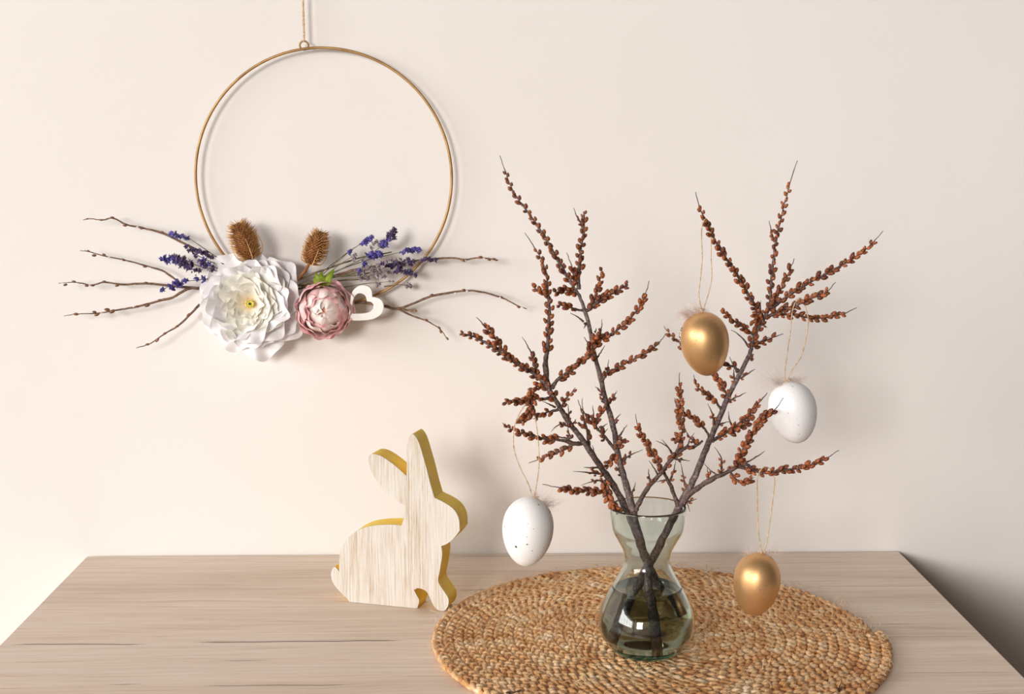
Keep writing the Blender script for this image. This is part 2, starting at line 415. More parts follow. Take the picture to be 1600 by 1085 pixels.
xs, zs = (FX - FW / 2, FX + FW / 2), (FZ - FH / 2, FZ + FH / 2)
bm = bmesh.new()
box(bm, (WX - .12, FY - .12, 0), (xs[0], FY, 3.4)); box(bm, (xs[1], FY - .12, 0), (3.8, FY, 3.4))
box(bm, (xs[0], FY - .12, 0), (xs[1], FY, zs[0])); box(bm, (xs[0], FY - .12, zs[1]), (xs[1], FY, 3.4))
o = mesh_obj('wall_front', bm, MAT['wall'], smooth=False); o['kind'] = 'structure'
win = bpy.data.objects.new('fill_light_frame', None); COL.objects.link(win); win['kind'] = 'structure'  # invented window frame dressing the added fill light, out of view
bm = bmesh.new()
box(bm, (xs[0], FY - .08, zs[0]), (xs[0] + t_, FY - .03, zs[1])); box(bm, (xs[1] - t_, FY - .08, zs[0]), (xs[1], FY - .03, zs[1]))
box(bm, (xs[0] + t_, FY - .08, zs[0]), (xs[1] - t_, FY - .03, zs[0] + t_)); box(bm, (xs[0] + t_, FY - .08, zs[1] - t_), (xs[1] - t_, FY - .03, zs[1]))
mesh_obj('window_frame', bm, MAT['white_paint'], win, False)
bm = bmesh.new(); box(bm, (FX - .02, FY - .075, zs[0] + t_), (FX + .02, FY - .035, zs[1] - t_)); mesh_obj('glazing_bar', bm, MAT['white_paint'], win, False)

# ------------------------------------------------------------------ the sideboard
TL, TR, TF = -0.4083, 0.4080, -0.475
tb = thing('sideboard', 'pale oak-grained sideboard against the wall, carrying the rabbit and placemat', 'sideboard', (0, TF / 2, 0))
o = mesh_obj('top_board', bevelled_box((TL, TF, ZT - .022), (TR, 0, ZT), .0008, 2), MAT['oak'], tb, False)
for xa, xb in ((TL + .002, TL + .02), (TR - .02, TR - .002)):
    mesh_obj('side_panel', bevelled_box((xa, TF + .004, .0), (xb, -.004, ZT - .022)), MAT['oak'], tb, False)
mesh_obj('back_panel', bevelled_box((TL + .02, -.012, .06), (TR - .02, -.006, ZT - .022)), MAT['oak'], tb, False)
for k in range(2):
    xa = TL + .022 + k * .3865; xb = xa + .384
    d = mesh_obj('door', bevelled_box((xa, TF + .006, .08), (xb, TF + .024, ZT - .026)), MAT['oak'], tb, False)
    hx = xb - .03 if k == 0 else xa + .03
    bm = bmesh.new(); tube(bm, [Vector((hx, TF - .012, .5)), Vector((hx, TF - .012, .6))], .004, 10)
    for zz in (.51, .59): tube(bm, [Vector((hx, TF - .012, zz)), Vector((hx, TF + .007, zz))], .003, 8)
    mesh_obj('handle', bm, MAT['brass'], d)
mesh_obj('plinth', bevelled_box((TL + .02, TF + .04, 0), (TR - .02, -.02, .08)), MAT['oak'], tb, False)

# ------------------------------------------------------------------ braided placemat
MX, MY, MR = 0.1340, -(DIST - 1.0916), 0.190
mat_t = thing('placemat', 'round braided jute placemat under the glass vase', 'placemat', (MX, MY, ZT))
PITCH_R = .0083; turns = int((MR - .003) / PITCH_R)
LAM = .027
def braid_turn(n):
    bm = bmesh.new(); uvl = bm.loops.layers.uv.new('uv')
    th0, th1 = 2 * pi * n, 2 * pi * (n + 1)
    rm = PITCH_R * (n + .5) + .001
    ns = max(24, int(2 * pi * rm / .0017))
    for k in range(3):
        P = []; rr = []
        for i in range(ns + 1):
            th = th0 + (th1 - th0) * i / ns
            r = PITCH_R * th / (2 * pi) + .0025
            s = PITCH_R * th * th / (4 * pi)
            t = 2 * pi * s / LAM + 2 * pi * k / 3
            lat = .0029 * sin(t); up = .0013 * sin(2 * t)
            jr = rnd.uniform(-.0005, .0005); jz = rnd.uniform(-.0005, .0005)
            r2 = r + lat + jr
            P.append(Vector((MX + r2 * cos(th), MY + r2 * sin(th), ZT + .0034 + up + jz)))
            rr.append(.00232 * (1 + .16 * cos(2 * t)) + rnd.uniform(-.0003, .0003))
        v0 = len(bm.verts); Fr = frames(P); rings = []
        for p_, r_, (tt, u, v) in zip(P, rr, Fr):
            up_ = Vector((0, 0, 1)); sd = tt.cross(up_).normalized(); nn = sd.cross(tt)
            rings.append([bm.verts.new(p_ + sd * (r_ * 1.08 * cos(2 * pi * q / 7)) + nn * (r_ * .92 * sin(2 * pi * q / 7))) for q in range(7)])
        for i in range(len(rings) - 1):
            for q in range(7):
                q2 = (q + 1) % 7
                f = bm.faces.new((rings[i][q], rings[i][q2], rings[i + 1][q2], rings[i + 1][q]))
                tw = i * .22
                for lp, (a, b) in zip(f.loops, ((i, q + tw), (i, q + 1 + tw), (i + 1, q + 1 + tw + .22), (i + 1, q + tw + .22))):
                    lp[uvl].uv = ((n * 3 + k) * 3.7 + a * .0017 * 10 , b / 7.0)
        bm.faces.new(rings[0]); bm.faces.new(rings[-1][::-1])
    return mesh_obj('braided_coil', bm, MAT['jute'], mat_t)
for n in range(turns): braid_turn(n)
# stray fibres
bm = bmesh.new()
for i in range(1100):
    a = rnd.uniform(0, 2 * pi); r = MR * math.sqrt(rnd.uniform(.01, 1.0))
    if i % 7 == 0: r = MR * rnd.uniform(.97, 1.0)
    c0 = Vector((MX + r * cos(a), MY + r * sin(a), ZT + .0066))
    b = a + pi / 2 + rnd.gauss(0, .7) if i % 7 else rnd.uniform(0, 2 * pi)
    ln = rnd.uniform(.003, .011)
    d = Vector((cos(b), sin(b), 0)); hgt = rnd.uniform(.0004, .0022) if i % 9 else rnd.uniform(.001, .007)
    P = [c0, c0 + d * ln * .5 + Vector((rnd.uniform(-.001, .001), rnd.uniform(-.001, .001), hgt)), c0 + d * ln + Vector((0, 0, rnd.uniform(-.002, hgt)))]
    tube(bm, catmull(P, 3), rnd.uniform(.00012, .00024), 3)
o = mesh_obj('loose_fibres', bm, MAT['fibre'], mat_t); o['kind'] = 'stuff'

# ------------------------------------------------------------------ rabbit
RO = [(92, 840), (100, 812), (113, 800), (135, 826), (137, 760), (150, 700), (185, 645), (240, 605), (310, 584), (400, 578), (467, 581), (482, 525), (489, 476),
      (440, 452), (380, 402), (322, 325), (294, 255), (293, 217), (310, 203), (350, 211), (400, 241), (450, 281), (492, 319),
      (494, 250), (494, 170), (503, 120), (520, 97), (540, 110), (560, 150), (581, 220), (601, 290), (620, 368), (640, 435),
      (700, 465), (745, 500), (770, 550), (774, 608), (742, 650), (705, 680), (676, 691), (681, 740), (667, 830), (660, 880),
      (690, 930), (714, 970), (711, 1010), (690, 1035), (660, 1030), (632, 1000), (606, 942), (580, 921), (552, 914), (532, 924), (545, 950),
      (559, 978), (552, 1008), (535, 1022), (400, 1011), (210, 993), (180, 972), (130, 922), (101, 882)]
corners = {3, 10, 12, 22, 32, 39, 52, 36}
ol = smooth_outline(RO, 3, corners)
rpx = [(490 + q[0] / 3.3915, 650 + q[1] / 3.3915) for q in ol]
pb = on_z(685, 955, ZT); pa = on_z(551, 942, ZT)
bx = (pb - pa).normalized()                 # the foot line of the front face
nrm = Vector((-bx.y, bx.x, 0))              # points to the wall
def on_face(px, py):
    d = ray(px, py); t = (pa - CAM).dot(nrm) / d.dot(nrm); return CAM + d * t
front = [on_face(*q) for q in rpx]
for q in front: q.z = max(q.z, ZT + .0003)
rab = thing('rabbit_figure', 'flat wooden rabbit cutout with whitewashed face and mustard yellow edges, on the sideboard', 'rabbit figure', ((pa + pb) / 2 + nrm * .011))
WORLD[rab.name] = Matrix.Translation((pa + pb) / 2 + nrm * .011)
bm = bmesh.new(); prism(bm, [q + nrm * .0012 for q in front], nrm * .0215)
o = mesh_obj('painted_core', bm, MAT['yellow'], rab, False); o['label'] = 'mustard yellow painted edge'
bm = bmesh.new(); ff, bf, side = prism(bm, front, nrm * .0012)
o = mesh_obj('front_face', bm, MAT['washed'], rab, False); o['label'] = 'whitewashed wood grain face'

# ------------------------------------------------------------------ glass vase
ZM = ZT + .0068                             # top of the mat
vb = on_z(1009.5, 1021, ZM); VX, VY = vb.x, vb.y
PXM = F_PX / ((vb - CAM).dot(fy_))          # pixels per metre at the vase
def z_of(py, px=1011):
    return at(px, py, VY).z
vp = [(792, 58.3), (800, 58.2), (812, 57), (829, 54), (843, 46.5), (858, 38.5), (868, 35.6), (876, 35.0), (885, 37), (898, 43.2), (915, 52.8), (931, 62), (953, 71.6), (975, 75.2), (991, 71.5)]
outer = []
for py, hw in vp:
    z = z_of(py); outer.append((hw / PXM * (1 + (H - (z - ZT)) * 0), z))
outer += [(62.5 / PXM, ZM + .0105), (53 / PXM, ZM + .0045), (42 / PXM, ZM + .0012), (30 / PXM, ZM)]
outer = outer[::-1]                         # bottom to top
def dens(prof, n=4):
    P = catmull([Vector((r, 0, z)) for r, z in prof], n); return [(p_.x, p_.z) for p_ in P]
od = dens(outer)
TH = .0015
ZI = ZM + .0055
def inner_prof(th, zmin, zmax):
    out = []
    for i, (r, z) in enumerate(od):
        a = od[max(i - 1, 0)]; b = od[min(i + 1, len(od) - 1)]
        dr, dz = b[0] - a[0], b[1] - a[1]; ln = math.hypot(dr, dz)
        rr, zz = r - th * dz / ln, z + th * dr / ln
        if zmin < zz < zmax and rr > .002: out.append((rr, zz))
    return out
ztop = od[-1][1]
ip = inner_prof(TH, ZI + .0015, ztop - .0002)
prof = [(0, ZM + .0012), (outer[0][0] * .6, ZM + .0010)] + od + [(od[-1][0] - TH * .25, ztop + .0005), (od[-1][0] - TH * .75, ztop + .0005)] + ip[::-1] + [(ip[0][0] * .86, ZI + .0003), (ip[0][0] * .5, ZI), (0, ZI)]
vase = thing('glass_vase', 'bulbous clear green glass vase half filled with water on the jute placemat', 'vase', (VX, VY, ZM))
bm = bmesh.new(); lathe(bm, prof, 96, centre=(VX, VY))
bmesh.ops.recalc_face_normals(bm, faces=list(bm.faces))
mesh_obj('vase_body', bm, MAT['glass'], vase)
zw = z_of(917)
wp = inner_prof(TH + .00015, ZI + .0018, zw - .0009)
rw = wp[-1][0]
prof = [(0, ZI + .0002), (ip[0][0] * .5, ZI + .0002), (ip[0][0] * .84, ZI + .0006)] + wp + [(rw - .0002, zw + .0002), (rw - .0012, zw - .0004), (rw - .004, zw - .0008), (0, zw - .0008)]
bm = bmesh.new(); lathe(bm, prof, 96, centre=(VX, VY))
bmesh.ops.recalc_face_normals(bm, faces=list(bm.faces))
o = mesh_obj('water', bm, MAT['water'], vase); o['label'] = 'still water filling the lower half of the vase'

# ------------------------------------------------------------------ buds
def bud_mesh(seed, ln=.0060, wd=.0036):
    r = random.Random(seed); bm = bmesh.new()
    bmesh.ops.create_icosphere(bm, subdivisions=2, radius=1)
    offs = [(Vector((r.uniform(-1, 1), r.uniform(-1, 1), r.uniform(-.9, .9))).normalized()) for _ in range(8)]
    for v in bm.verts:
        n = v.co.normalized()
        k = max(n.dot(q) for q in offs)
        s = .80 + .26 * max(0, k) ** 3
        v.co = Vector((n.x * wd / 2 * s, n.y * wd / 2 * s, n.z * ln / 2 * s * (1 + .08 * n.z)))
    me = bpy.data.meshes.new('bud'); bm.to_mesh(me); bm.free(); me.materials.append(MAT['bud'])
    me.polygons.foreach_set('use_smooth', [True] * len(me.polygons)); return me
BUDS = [bud_mesh(s) for s in range(5)]
MM = 1.0 / PXM                              # one photo pixel in metres near the vase

def put_buds(P, rad, f0, f1, step, parent, counter, small=1.0):
    """buds all round a twig between two fractions of its length"""
    cum = [0]
    for a, b in zip(P, P[1:]): cum.append(cum[-1] + (b - a).length)
    tot = cum[-1]; s = f0 * tot; i = rnd.randint(0, 9)
    Fr = frames(P)
    while s < f1 * tot:
        j = max(k for k in range(len(cum)) if cum[k] <= s + 1e-9); j = min(j, len(P) - 2)
        tl = (s - cum[j]) / max(1e-9, cum[j + 1] - cum[j])
        c = P[j].lerp(P[j + 1], tl); t, u, v = Fr[j]; r = rad[j]
        ang = i * 2.4 + rnd.uniform(-.5, .5)
        # favour the two sides that the picture plane shows
        o_ = u * cos(ang) + v * sin(ang)
        o_ = Vector((o_.x, o_.y * .75, o_.z)).normalized()
        frac = s / tot
        k = small * rnd.uniform(.70, 1.12) * (1.0 - .30 * max(0, frac - .75) / .25)
        z = (t + o_ * rnd.uniform(.35, .75)).normalized()
        x = z.orthogonal().normalized(); y = z.cross(x)
        pos = c + o_ * (r + .0008 * k) + z * .0008
        m_ = Matrix((x * k, y * k, z * k * rnd.uniform(.9, 1.12))).transposed().to_4x4(); m_.translation = pos
        inst('bud', BUDS[rnd.randrange(5)], m_, parent); counter[0] += 1
        s += step * rnd.uniform(.7, 1.3); i += 1

def branch_path(pts, depths):
    """pixel path + matching depths (y) -> world points"""
    return [at(px, py, y) for (px, py), y in zip(pts, depths)]
def build_wood(name, P, r0, r1, mat, parent, seg=8, jitter=.12, sub=4, taper=1.0, wig=.0003):
    Q = catmull(P, sub)
    for k in range(1, len(Q) - 1): Q[k] += Vector((rnd.uniform(-1, 1), rnd.uniform(-1, 1), rnd.uniform(-1, 1))) * wig
    n = len(Q) - 1
    rad = [(r0 + (r1 - r0) * (k / n) ** taper) * (1 + rnd.uniform(-jitter, jitter)) for k in range(n + 1)]
    bm = bmesh.new(); tube(bm, Q, rad, seg)
    return mesh_obj(name, bm, mat, parent), Q, rad
def nearest(Q, p_): return min(Q, key=lambda q: (q - p_).length)

class Branch:
    def __init__(self, name_label, pts, dep, r0, r1, buds=None, step=3.1):
        P = branch_path(pts, [VY + d for d in dep])
        self.root = thing('budded_branch', name_label, 'branch', P[0])
        self.count = [0]
        self.stem, self.Q, self.rad = build_wood('main_stem', P, r0 * MM, r1 * MM, MAT['bark'], self.root, 10, .09)
        if buds: put_buds(self.Q, self.rad, buds[0], buds[1], step * MM * 2, self.stem, self.count)
    def twig(self, pts, r0=2.6, buds=None, step=3.0, dy=None, r1=.45, frm=None, small=1.0):
        Q = frm or self.Q
        p0 = at(*pts[0], VY); near = min(Q, key=lambda q: ((q - CAM).normalized() - (p0 - CAM).normalized()).length)
        y0 = near.y; L_ = sum(math.hypot(b[0] - a[0], b[1] - a[1]) for a, b in zip(pts, pts[1:])) * MM
        if dy is None: dy = rnd.choice((-1, 1)) * rnd.uniform(.12, .45)
        dd = []; s = 0
        for i, q in enumerate(pts):
            if i: s += math.hypot(q[0] - pts[i - 1][0], q[1] - pts[i - 1][1]) * MM
            dd.append(y0 + dy * s)
        P = branch_path(pts, dd)
        o, Qt, rad = build_wood('side_twig', P, r0 * MM, r1 * MM, MAT['twig_bark'], self.root, 7, .15, taper=.85)
        if buds: put_buds(Qt, rad, buds[0], buds[1], step * MM * 2, o, self.count, small)
        return Qt
    def thorn(self, a, b, r0=1.9, n=0, mid=None, frm=None):
        pts = [a, mid or ((a[0] + b[0]) / 2 + rnd.uniform(-1.5, 1.5), (a[1] + b[1]) / 2 + rnd.uniform(-1, 1)), b]
        return self.twig(pts, r0, (.05, .55) if n else None, 2.2, None, .35, frm, .62)

# A: left branch
A = Branch('budded bare branch leaning furthest left out of the glass vase',
    [(1056, 964), (1043, 938), (1028, 912), (1012, 880), (1002, 855), (992, 828), (981, 803), (968, 775), (950, 746), (937, 728), (922, 705), (906, 682), (891, 664), (875, 638), (862, 615), (853, 602), (840, 589), (825, 578), (809, 569), (792, 558), (774, 545), (755, 534), (737, 525), (718, 523)],
    [-.004, -.002, .002, .007, .006, .006, .006, .004, 0, -.003, -.006, -.009, -.012, -.014, -.016, -.017, -.019, -.021, -.024, -.026, -.029, -.031, -.033, -.035],
    6.8, 1.4, (.69, .995), 2.0)
a1 = A.twig([(855, 598), (852, 575), (853, 562), (855, 547), (857, 523), (858, 504), (858, 486), (857, 468), (855, 449), (854, 433), (849, 413), (842, 398), (832, 382), (820, 364)], 4.6, (.2, .88), 2.3, .16)
A.twig([(856, 462), (849, 458), (840, 454), (831, 444)], 1.8, (.1, .95), 2.3, .1, frm=a1)
a3 = A.twig([(800, 563), (790, 553), (781, 541), (770, 525), (759, 512), (753, 505), (744, 496)], 2.8, (.0, .78), 2.2, -.3)
A.twig([(843, 590), (837, 578), (834, 565), (831, 554), (824, 540), (816, 527)], 2.8, (.05, .55), 1.7, .3)
a5 = A.twig([(866, 620), (858, 622), (844, 624), (832, 622), (820, 627), (803, 628), (785, 630)], 3.2, (.3, .96), 1.9, -.35)
A.twig([(849, 603), (838, 605), (829, 614), (833, 624)], 2.0, (.2, 1), 1.7, -.3)
hook = A.twig([(832, 626), (829, 636), (826, 646), (818, 655), (812, 662)], 2.6, (.05, 1), 1.3, -.25, r1=1.2, frm=a5, small=1.12)
a6 = A.twig([(911, 692), (901, 694), (876, 688), (851, 686), (824, 680), (801, 672), (785, 661)], 3.8, (.32, .98), 2.2, -.25)
A.twig([(905, 692), (893, 696), (879, 704), (862, 711), (846, 717), (826, 724)], 2.6, (.15, .8), 2.1, .2)
A.twig([(873, 640), (862, 643), (851, 646), (842, 651), (832, 655)], 2.4, (.3, .9), 2.3, -.2)
A.thorn((868, 637), (846, 626)); A.thorn((890, 667), (861, 675), mid=(874, 664), n=1); A.thorn((890, 686), (860, 679))
A.thorn((893, 686), (887, 666), n=1); a11 = A.twig([(876, 640), (882, 626), (890, 617), (899, 606)], 2.2, (.2, .9), 2.4, -.3)
A.thorn((889, 660), (887, 632), n=1); A.thorn((893, 664), (900, 655), n=1)
a13 = A.twig([(921, 702), (919, 688), (917, 672), (912, 655), (908, 640), (903, 625)], 3.0, (.2, .7), 4.2, .3)
A.thorn((914, 664), (910, 622), frm=a13, n=1); A.thorn((914, 668), (899, 660), frm=a13, n=1)
A.thorn((936, 731), (912, 731), n=1); A.thorn((945, 742), (895, 737), 2.3, n=1, mid=(922, 739)); A.thorn((942, 752), (908, 759), 2.0, n=1, mid=(930, 751))
A.twig([(948, 768), (940, 767), (919, 768), (899, 767), (875, 763), (848, 757)], 2.6, (.08, .72), 1.8, -.2, small=1.05)
A.twig([(944, 750), (949, 765), (951, 778), (958, 790), (968, 800)], 2.4, (.05, .98), 1.35, -.22, small=1.12)
A.twig([(862, 607), (868, 597), (880, 586), (893, 579), (911, 563), (922, 552), (929, 540)], 3.6, (.22, 1), 1.9, .14, small=1.05)
A.thorn((930, 716), (926, 696), 2.2)

# B: centre-left tall branch
B = Branch('tall budded branch in the middle of the glass vase, taller of the two left ones',
    [(1024, 1012), (1020, 975), (1015, 930), (1012, 900), (1011, 880), (1004, 856), (997, 830), (989, 798), (979, 762), (971, 733), (963, 700), (959, 669), (950, 638), (940, 599), (932, 566), (926, 541), (920, 508), (913, 484), (905, 462), (893, 444), (872, 408), (858, 382), (842, 356), (822, 327), (809, 311), (797, 289), (789, 266), (781, 243)],
    [-.004, -.006, -.008, -.009, -.009, -.010, -.011, -.010, -.006, -.002, .003, .008, .012, .016, .020, .023, .027, .030, .033, .035, .038, .041, .044, .047, .049, .051, .053, .055],
    7.0, .5, (.715, .965), 2.35)
B.twig([(904, 452), (904, 439), (905, 417), (907, 393), (911, 369), (913, 349), (912, 331)], 3.4, (.12, 1), 2.4, .15, r1=1.2)
B.thorn((910, 352), (896, 325), n=1, mid=(903, 342)); B.twig([(899, 446), (897, 437), (893, 415), (885, 395)], 2.0, (.1, .6), 2.6, -.3)
B.twig([(903, 459), (895, 457), (881, 453), (872, 457), (864, 456)], 2.2, (.1, 1), 2.0, -.35)
B.twig([(911, 486), (898, 483), (884, 479), (869, 477)], 2.2, (.25, .98), 2.4, -.3)
B.thorn((912, 503), (891, 489)); B.thorn((919, 505), (912, 514), n=1)
b6 = B.twig([(914, 485), (920, 484), (933, 473), (946, 464), (960, 457), (981, 445)], 3.6, (.1, 1), 1.7, -.2, r1=1.5)
B.twig([(926, 474), (930, 464), (936, 446), (941, 418)], 2.4, (.1, .97), 2.2, .3, frm=b6)
b8 = B.twig([(928, 541), (936, 531), (946, 527), (960, 519), (975, 508), (993, 488), (1004, 470), (1011, 453), (1014, 439)], 2.8, (.03, .84), 2.1, -.18)
B.thorn((937, 529), (941, 499), n=1, frm=b8); B.thorn((929, 520), (932, 513)); B.thorn((932, 560), (945, 540), frm=b8); B.thorn((922, 540), (912, 527))
B.twig([(926, 560), (922, 548), (928, 532), (937, 520)], 2.4, (.0, .9), 1.5, -.3, small=1.1)
b10 = B.twig([(940, 598), (947, 585), (955, 579), (963, 576), (981, 566), (1004, 554), (1025, 541), (1033, 532), (1041, 521)], 2.5, (.08, .84), 2.15, -.15)
B.thorn((946, 590), (951, 562), n=1, frm=b10); B.thorn((952, 630), (964, 611), 2.4, n=1); B.thorn((958, 662), (970, 647), 2.2, n=1)
B.thorn((964, 688), (980, 664), 2.4); B.thorn((942, 618), (930, 604), n=1); B.thorn((940, 628), (944, 618), n=1)
B.thorn((971, 726), (1004, 703), 2.6, mid=(982, 713), n=1); B.thorn((984, 778), (993, 754), 2.4, n=1)
b12 = B.twig([(961, 703), (955, 695), (946, 684), (937, 674), (928, 664), (920, 655), (912, 643)], 3.2, (.35, .9), 3.0, .3)
B.twig([(929, 668), (934, 654), (943, 638), (949, 634)], 2.6, (.05, .9), 1.8, -.3, frm=b12)
B.thorn((926, 664), (926, 634), frm=b12, n=1); B.thorn((936, 668), (949, 662), frm=b12); B.thorn((945, 686), (935, 680), frm=b12, n=1); B.thorn((942, 680), (950, 670), frm=b12)
B.twig([(962, 706), (967, 698), (971, 688), (979, 692)], 1.8, (.1, 1), 1.8, -.3)
B.twig([(966, 706), (960, 716), (952, 724), (944, 729)], 2.2, (.1, 1), 1.7, -.3)
B.thorn((971, 742), (961, 728), n=1)
# the fork that leaves B at the rim
c0 = B.twig([(991, 812), (993, 799), (999, 785), (1015, 759), (1033, 739), (1046, 721), (1058, 709), (1071, 700), (1087, 697), (1098, 689)], 4.6, (.52, .95), 4.5, .06, r1=2.0)
B.twig([(1056, 711), (1061, 698), (1064, 686), (1066, 674), (1062, 650), (1063, 624), (1061, 605), (1062, 583)], 2.6, (.12, .86), 1.9, -.1, frm=c0, small=1.05)
B.thorn((1053, 712), (1025, 689), frm=c0, mid=(1041, 697)); B.thorn((1052, 714), (1034, 687), frm=c0)
B.thorn((1017, 758), (1013, 733), 2.2, frm=c0, n=1); B.thorn((1029, 745), (1014, 720), frm=c0); B.thorn((1073, 700), (1085, 677), frm=c0); B.thorn((1088, 696), (1068, 668), frm=c0, n=1)
B.thorn((1054, 717), (1078, 720), frm=c0, n=1); B.thorn((1060, 640), (1054, 622), frm=c0)
B.twig([(1064, 690), (1058, 684), (1053, 688)], 1.6, (0, 1), 1.6, -.2, frm=c0)

# D: right branch
D = Branch('budded branch leaning right out of the vase, the one that carries three hanging eggs',
    [(962, 1003), (979, 962), (993, 926), (1006, 898), (1014, 882), (1027, 860), (1045, 824), (1059, 796), (1071, 775), (1083, 751), (1097, 717), (1109, 688), (1119, 665), (1133, 631), (1147, 602), (1157, 583), (1171, 554), (1175, 537), (1183, 515), (1195, 496), (1203, 474), (1205, 446), (1209, 400), (1214, 369), (1221, 338), (1228, 310), (1236, 279), (1246, 251)],
    [-.010, -.006, -.002, .0, .0, .0, .002, .003, .004, .006, .008, .009, .010, .011, .012, .012, .012, .012, .012, .012, .013, .015, .018, .021, .023, .026, .028, .031],
    7.8, .5, (.63, .955), 2.3)
d1 = D.twig([(1192, 498), (1186, 488), (1173, 467), (1154, 434), (1135, 405), (1116, 374), (1102, 345), (1092, 321), (1087, 300)], 3.6, (.05, .9), 2.0, -.22)
D.twig([(1190, 500), (1184, 492), (1178, 502), (1182, 510)], 2.2, (.1, 1), 1.5, -.3)
D.twig([(1205, 480), (1212, 467), (1222, 449), (1232, 428), (1241, 404)], 2.8, (.05, .85), 2.1, .15)
d3 = D.twig([(1203, 482), (1214, 475), (1232, 462), (1258, 446), (1284, 431), (1315, 415), (1346, 395), (1364, 379), (1380, 361)], 3.4, (.08, .90), 2.3, -.08)
d4 = D.twig([(1197, 498), (1206, 492), (1224, 483), (1245, 477), (1271, 465), (1291, 457), (1306, 441)], 3.0, (.1, .84), 2.0, -.25, small=1.05)
D.twig([(1200, 494), (1210, 490), (1222, 491), (1245, 493), (1271, 498), (1299, 495), (1320, 490), (1339, 481)], 2.8, (.1, .86), 2.0, .12)
D.thorn((1210, 378), (1202, 345), 2.0, n=1); D.thorn((1190, 500), (1189, 470), n=1); D.thorn((1190, 507), (1199, 512), n=1)
D.twig([(1178, 524), (1170, 517), (1159, 510), (1142, 498), (1133, 490), (1129, 482)], 2.6, (.12, .95), 2.1, -.2)
D.thorn((1171, 543), (1142, 516), 2.2, mid=(1158, 526)); D.twig([(1177, 541), (1185, 537), (1202, 530), (1224, 522)], 2.4, (.05, .7), 2.6, .3); D.thorn((1184, 536), (1203, 527))
D.thorn((1172, 562), (1177, 557), n=1)
d10 = D.twig([(1158, 582), (1152, 578), (1145, 573), (1131, 571), (1115, 566), (1100, 560), (1084, 553), (1070, 543), (1056, 532), (1046, 521), (1037, 510)], 2.6, (.1, .93), 2.6, .12)
D.thorn((1152, 583), (1140, 558), frm=d10); D.thorn((1148, 598), (1147, 576), 2.6, n=1); D.thorn((1157, 592), (1180, 577), 2.2, n=1)
D.twig([(1137, 620), (1133, 612), (1126, 600), (1119, 590), (1113, 584)], 2.4, (.05, .98), 1.9, .25)
D.twig([(1127, 640), (1120, 630), (1111, 621), (1097, 612), (1087, 600), (1084, 586)], 2.6, (.2, .85), 2.3, -.25)
D.thorn((1136, 628), (1166, 614), 2.4, n=1); D.thorn((1116, 664), (1106, 631), 2.4, n=1, mid=(1113, 647)); D.thorn((1124, 650), (1113, 660), n=1)
d16 = D.twig([(1112, 690), (1124, 682), (1133, 677), (1150, 665), (1167, 653), (1181, 636), (1190, 625), (1199, 614)], 3.6, (.1, .85), 1.9, .22)
D.twig([(1140, 676), (1152, 672), (1166, 664), (1176, 650)], 2.4, (0, .9), 1.9, .35, frm=d16); D.thorn((1150, 670), (1172, 664), frm=d16, n=1)
D.thorn((1119, 665), (1140, 659), 2.0, n=1); D.thorn((1143, 664), (1138, 643), frm=d16)
D.twig([(1108, 684), (1103, 673), (1095, 664), (1087, 657), (1073, 648), (1066, 645)], 2.4, (.35, .98), 1.9, -.12)
e0 = D.twig([(1066, 790), (1072, 779), (1090, 763), (1114, 748), (1135, 739), (1155, 728), (1166, 726), (1178, 736)], 5.0, None, 2, -.14, r1=2.4)
e1 = D.twig([(1150, 730), (1160, 731), (1178, 736), (1198, 739), (1222, 735), (1250, 732), (1274, 723), (1291, 717), (1311, 704)], 3.2, (.1, .87), 2.2, -.1, frm=e0)
e2 = D.twig([(1154, 730), (1156, 720), (1160, 706), (1169, 689), (1183, 665), (1198, 648), (1210, 641), (1224, 622)], 3.2, (.04, .82), 1.55, -.3, frm=e0, small=1.08)
D.twig([(1142, 739), (1147, 744), (1152, 751), (1166, 753), (1178, 746)], 1.8, (.1, .85), 1.8, -.4, frm=e0)
D.thorn((1157, 728), (1195, 705), 2.2, frm=e0); D.thorn((1127, 741), (1116, 699), 2.2, frm=e0, mid=(1127, 717), n=1)
D.thorn((1122, 745), (1099, 724), 1.8, frm=e0); D.thorn((1107, 752), (1105, 732), 2.0, frm=e0, n=1); D.thorn((1140, 736), (1141, 728), frm=e0, n=1)
D.thorn((1073, 768), (1063, 722), 2.4, mid=(1069, 750), n=1); D.thorn((1071, 785), (1089, 780), 2.4, n=1); D.thorn((1073, 778), (1078, 800), 1.2)
f1 = D.twig([(1063, 797), (1057, 785), (1051, 767), (1041, 747), (1034, 731), (1025, 718), (1015, 700), (1004, 684), (997, 669), (993, 647)], 4.2, (.42, .90), 2.0, -.18)
D.thorn((1046, 752), (1056, 720), 2.2, frm=f1, n=1); D.thorn((1042, 751), (1025, 754), frm=f1, n=1)
# past 300 buds on one branch the smallest are joined into one part
for br in (A, B, D):
    ids = [o for tw in br.root.children for o in tw.children if o.name.startswith('bud') and not o.name.startswith('budded')]
    size = lambda o: o.matrix_basis.to_scale().x / (o.matrix_basis.translation - CAM).length
    ids.sort(key=size, reverse=True)
    rest = ids[300:]
    if rest:
        bm = bmesh.new()
        for o in rest:
            tmp = bmesh.new(); tmp.from_mesh(o.data); tmp.transform(o.matrix_basis)
            mtmp = bpy.data.meshes.new('t'); tmp.to_mesh(mtmp); tmp.free(); bm.from_mesh(mtmp); bpy.data.meshes.remove(mtmp)
        for o in rest: bpy.data.objects.remove(o)
        mesh_obj('small_buds', bm, MAT['bud'], br.root)['kind'] = 'stuff'
    print('buds', len(ids), len(rest))

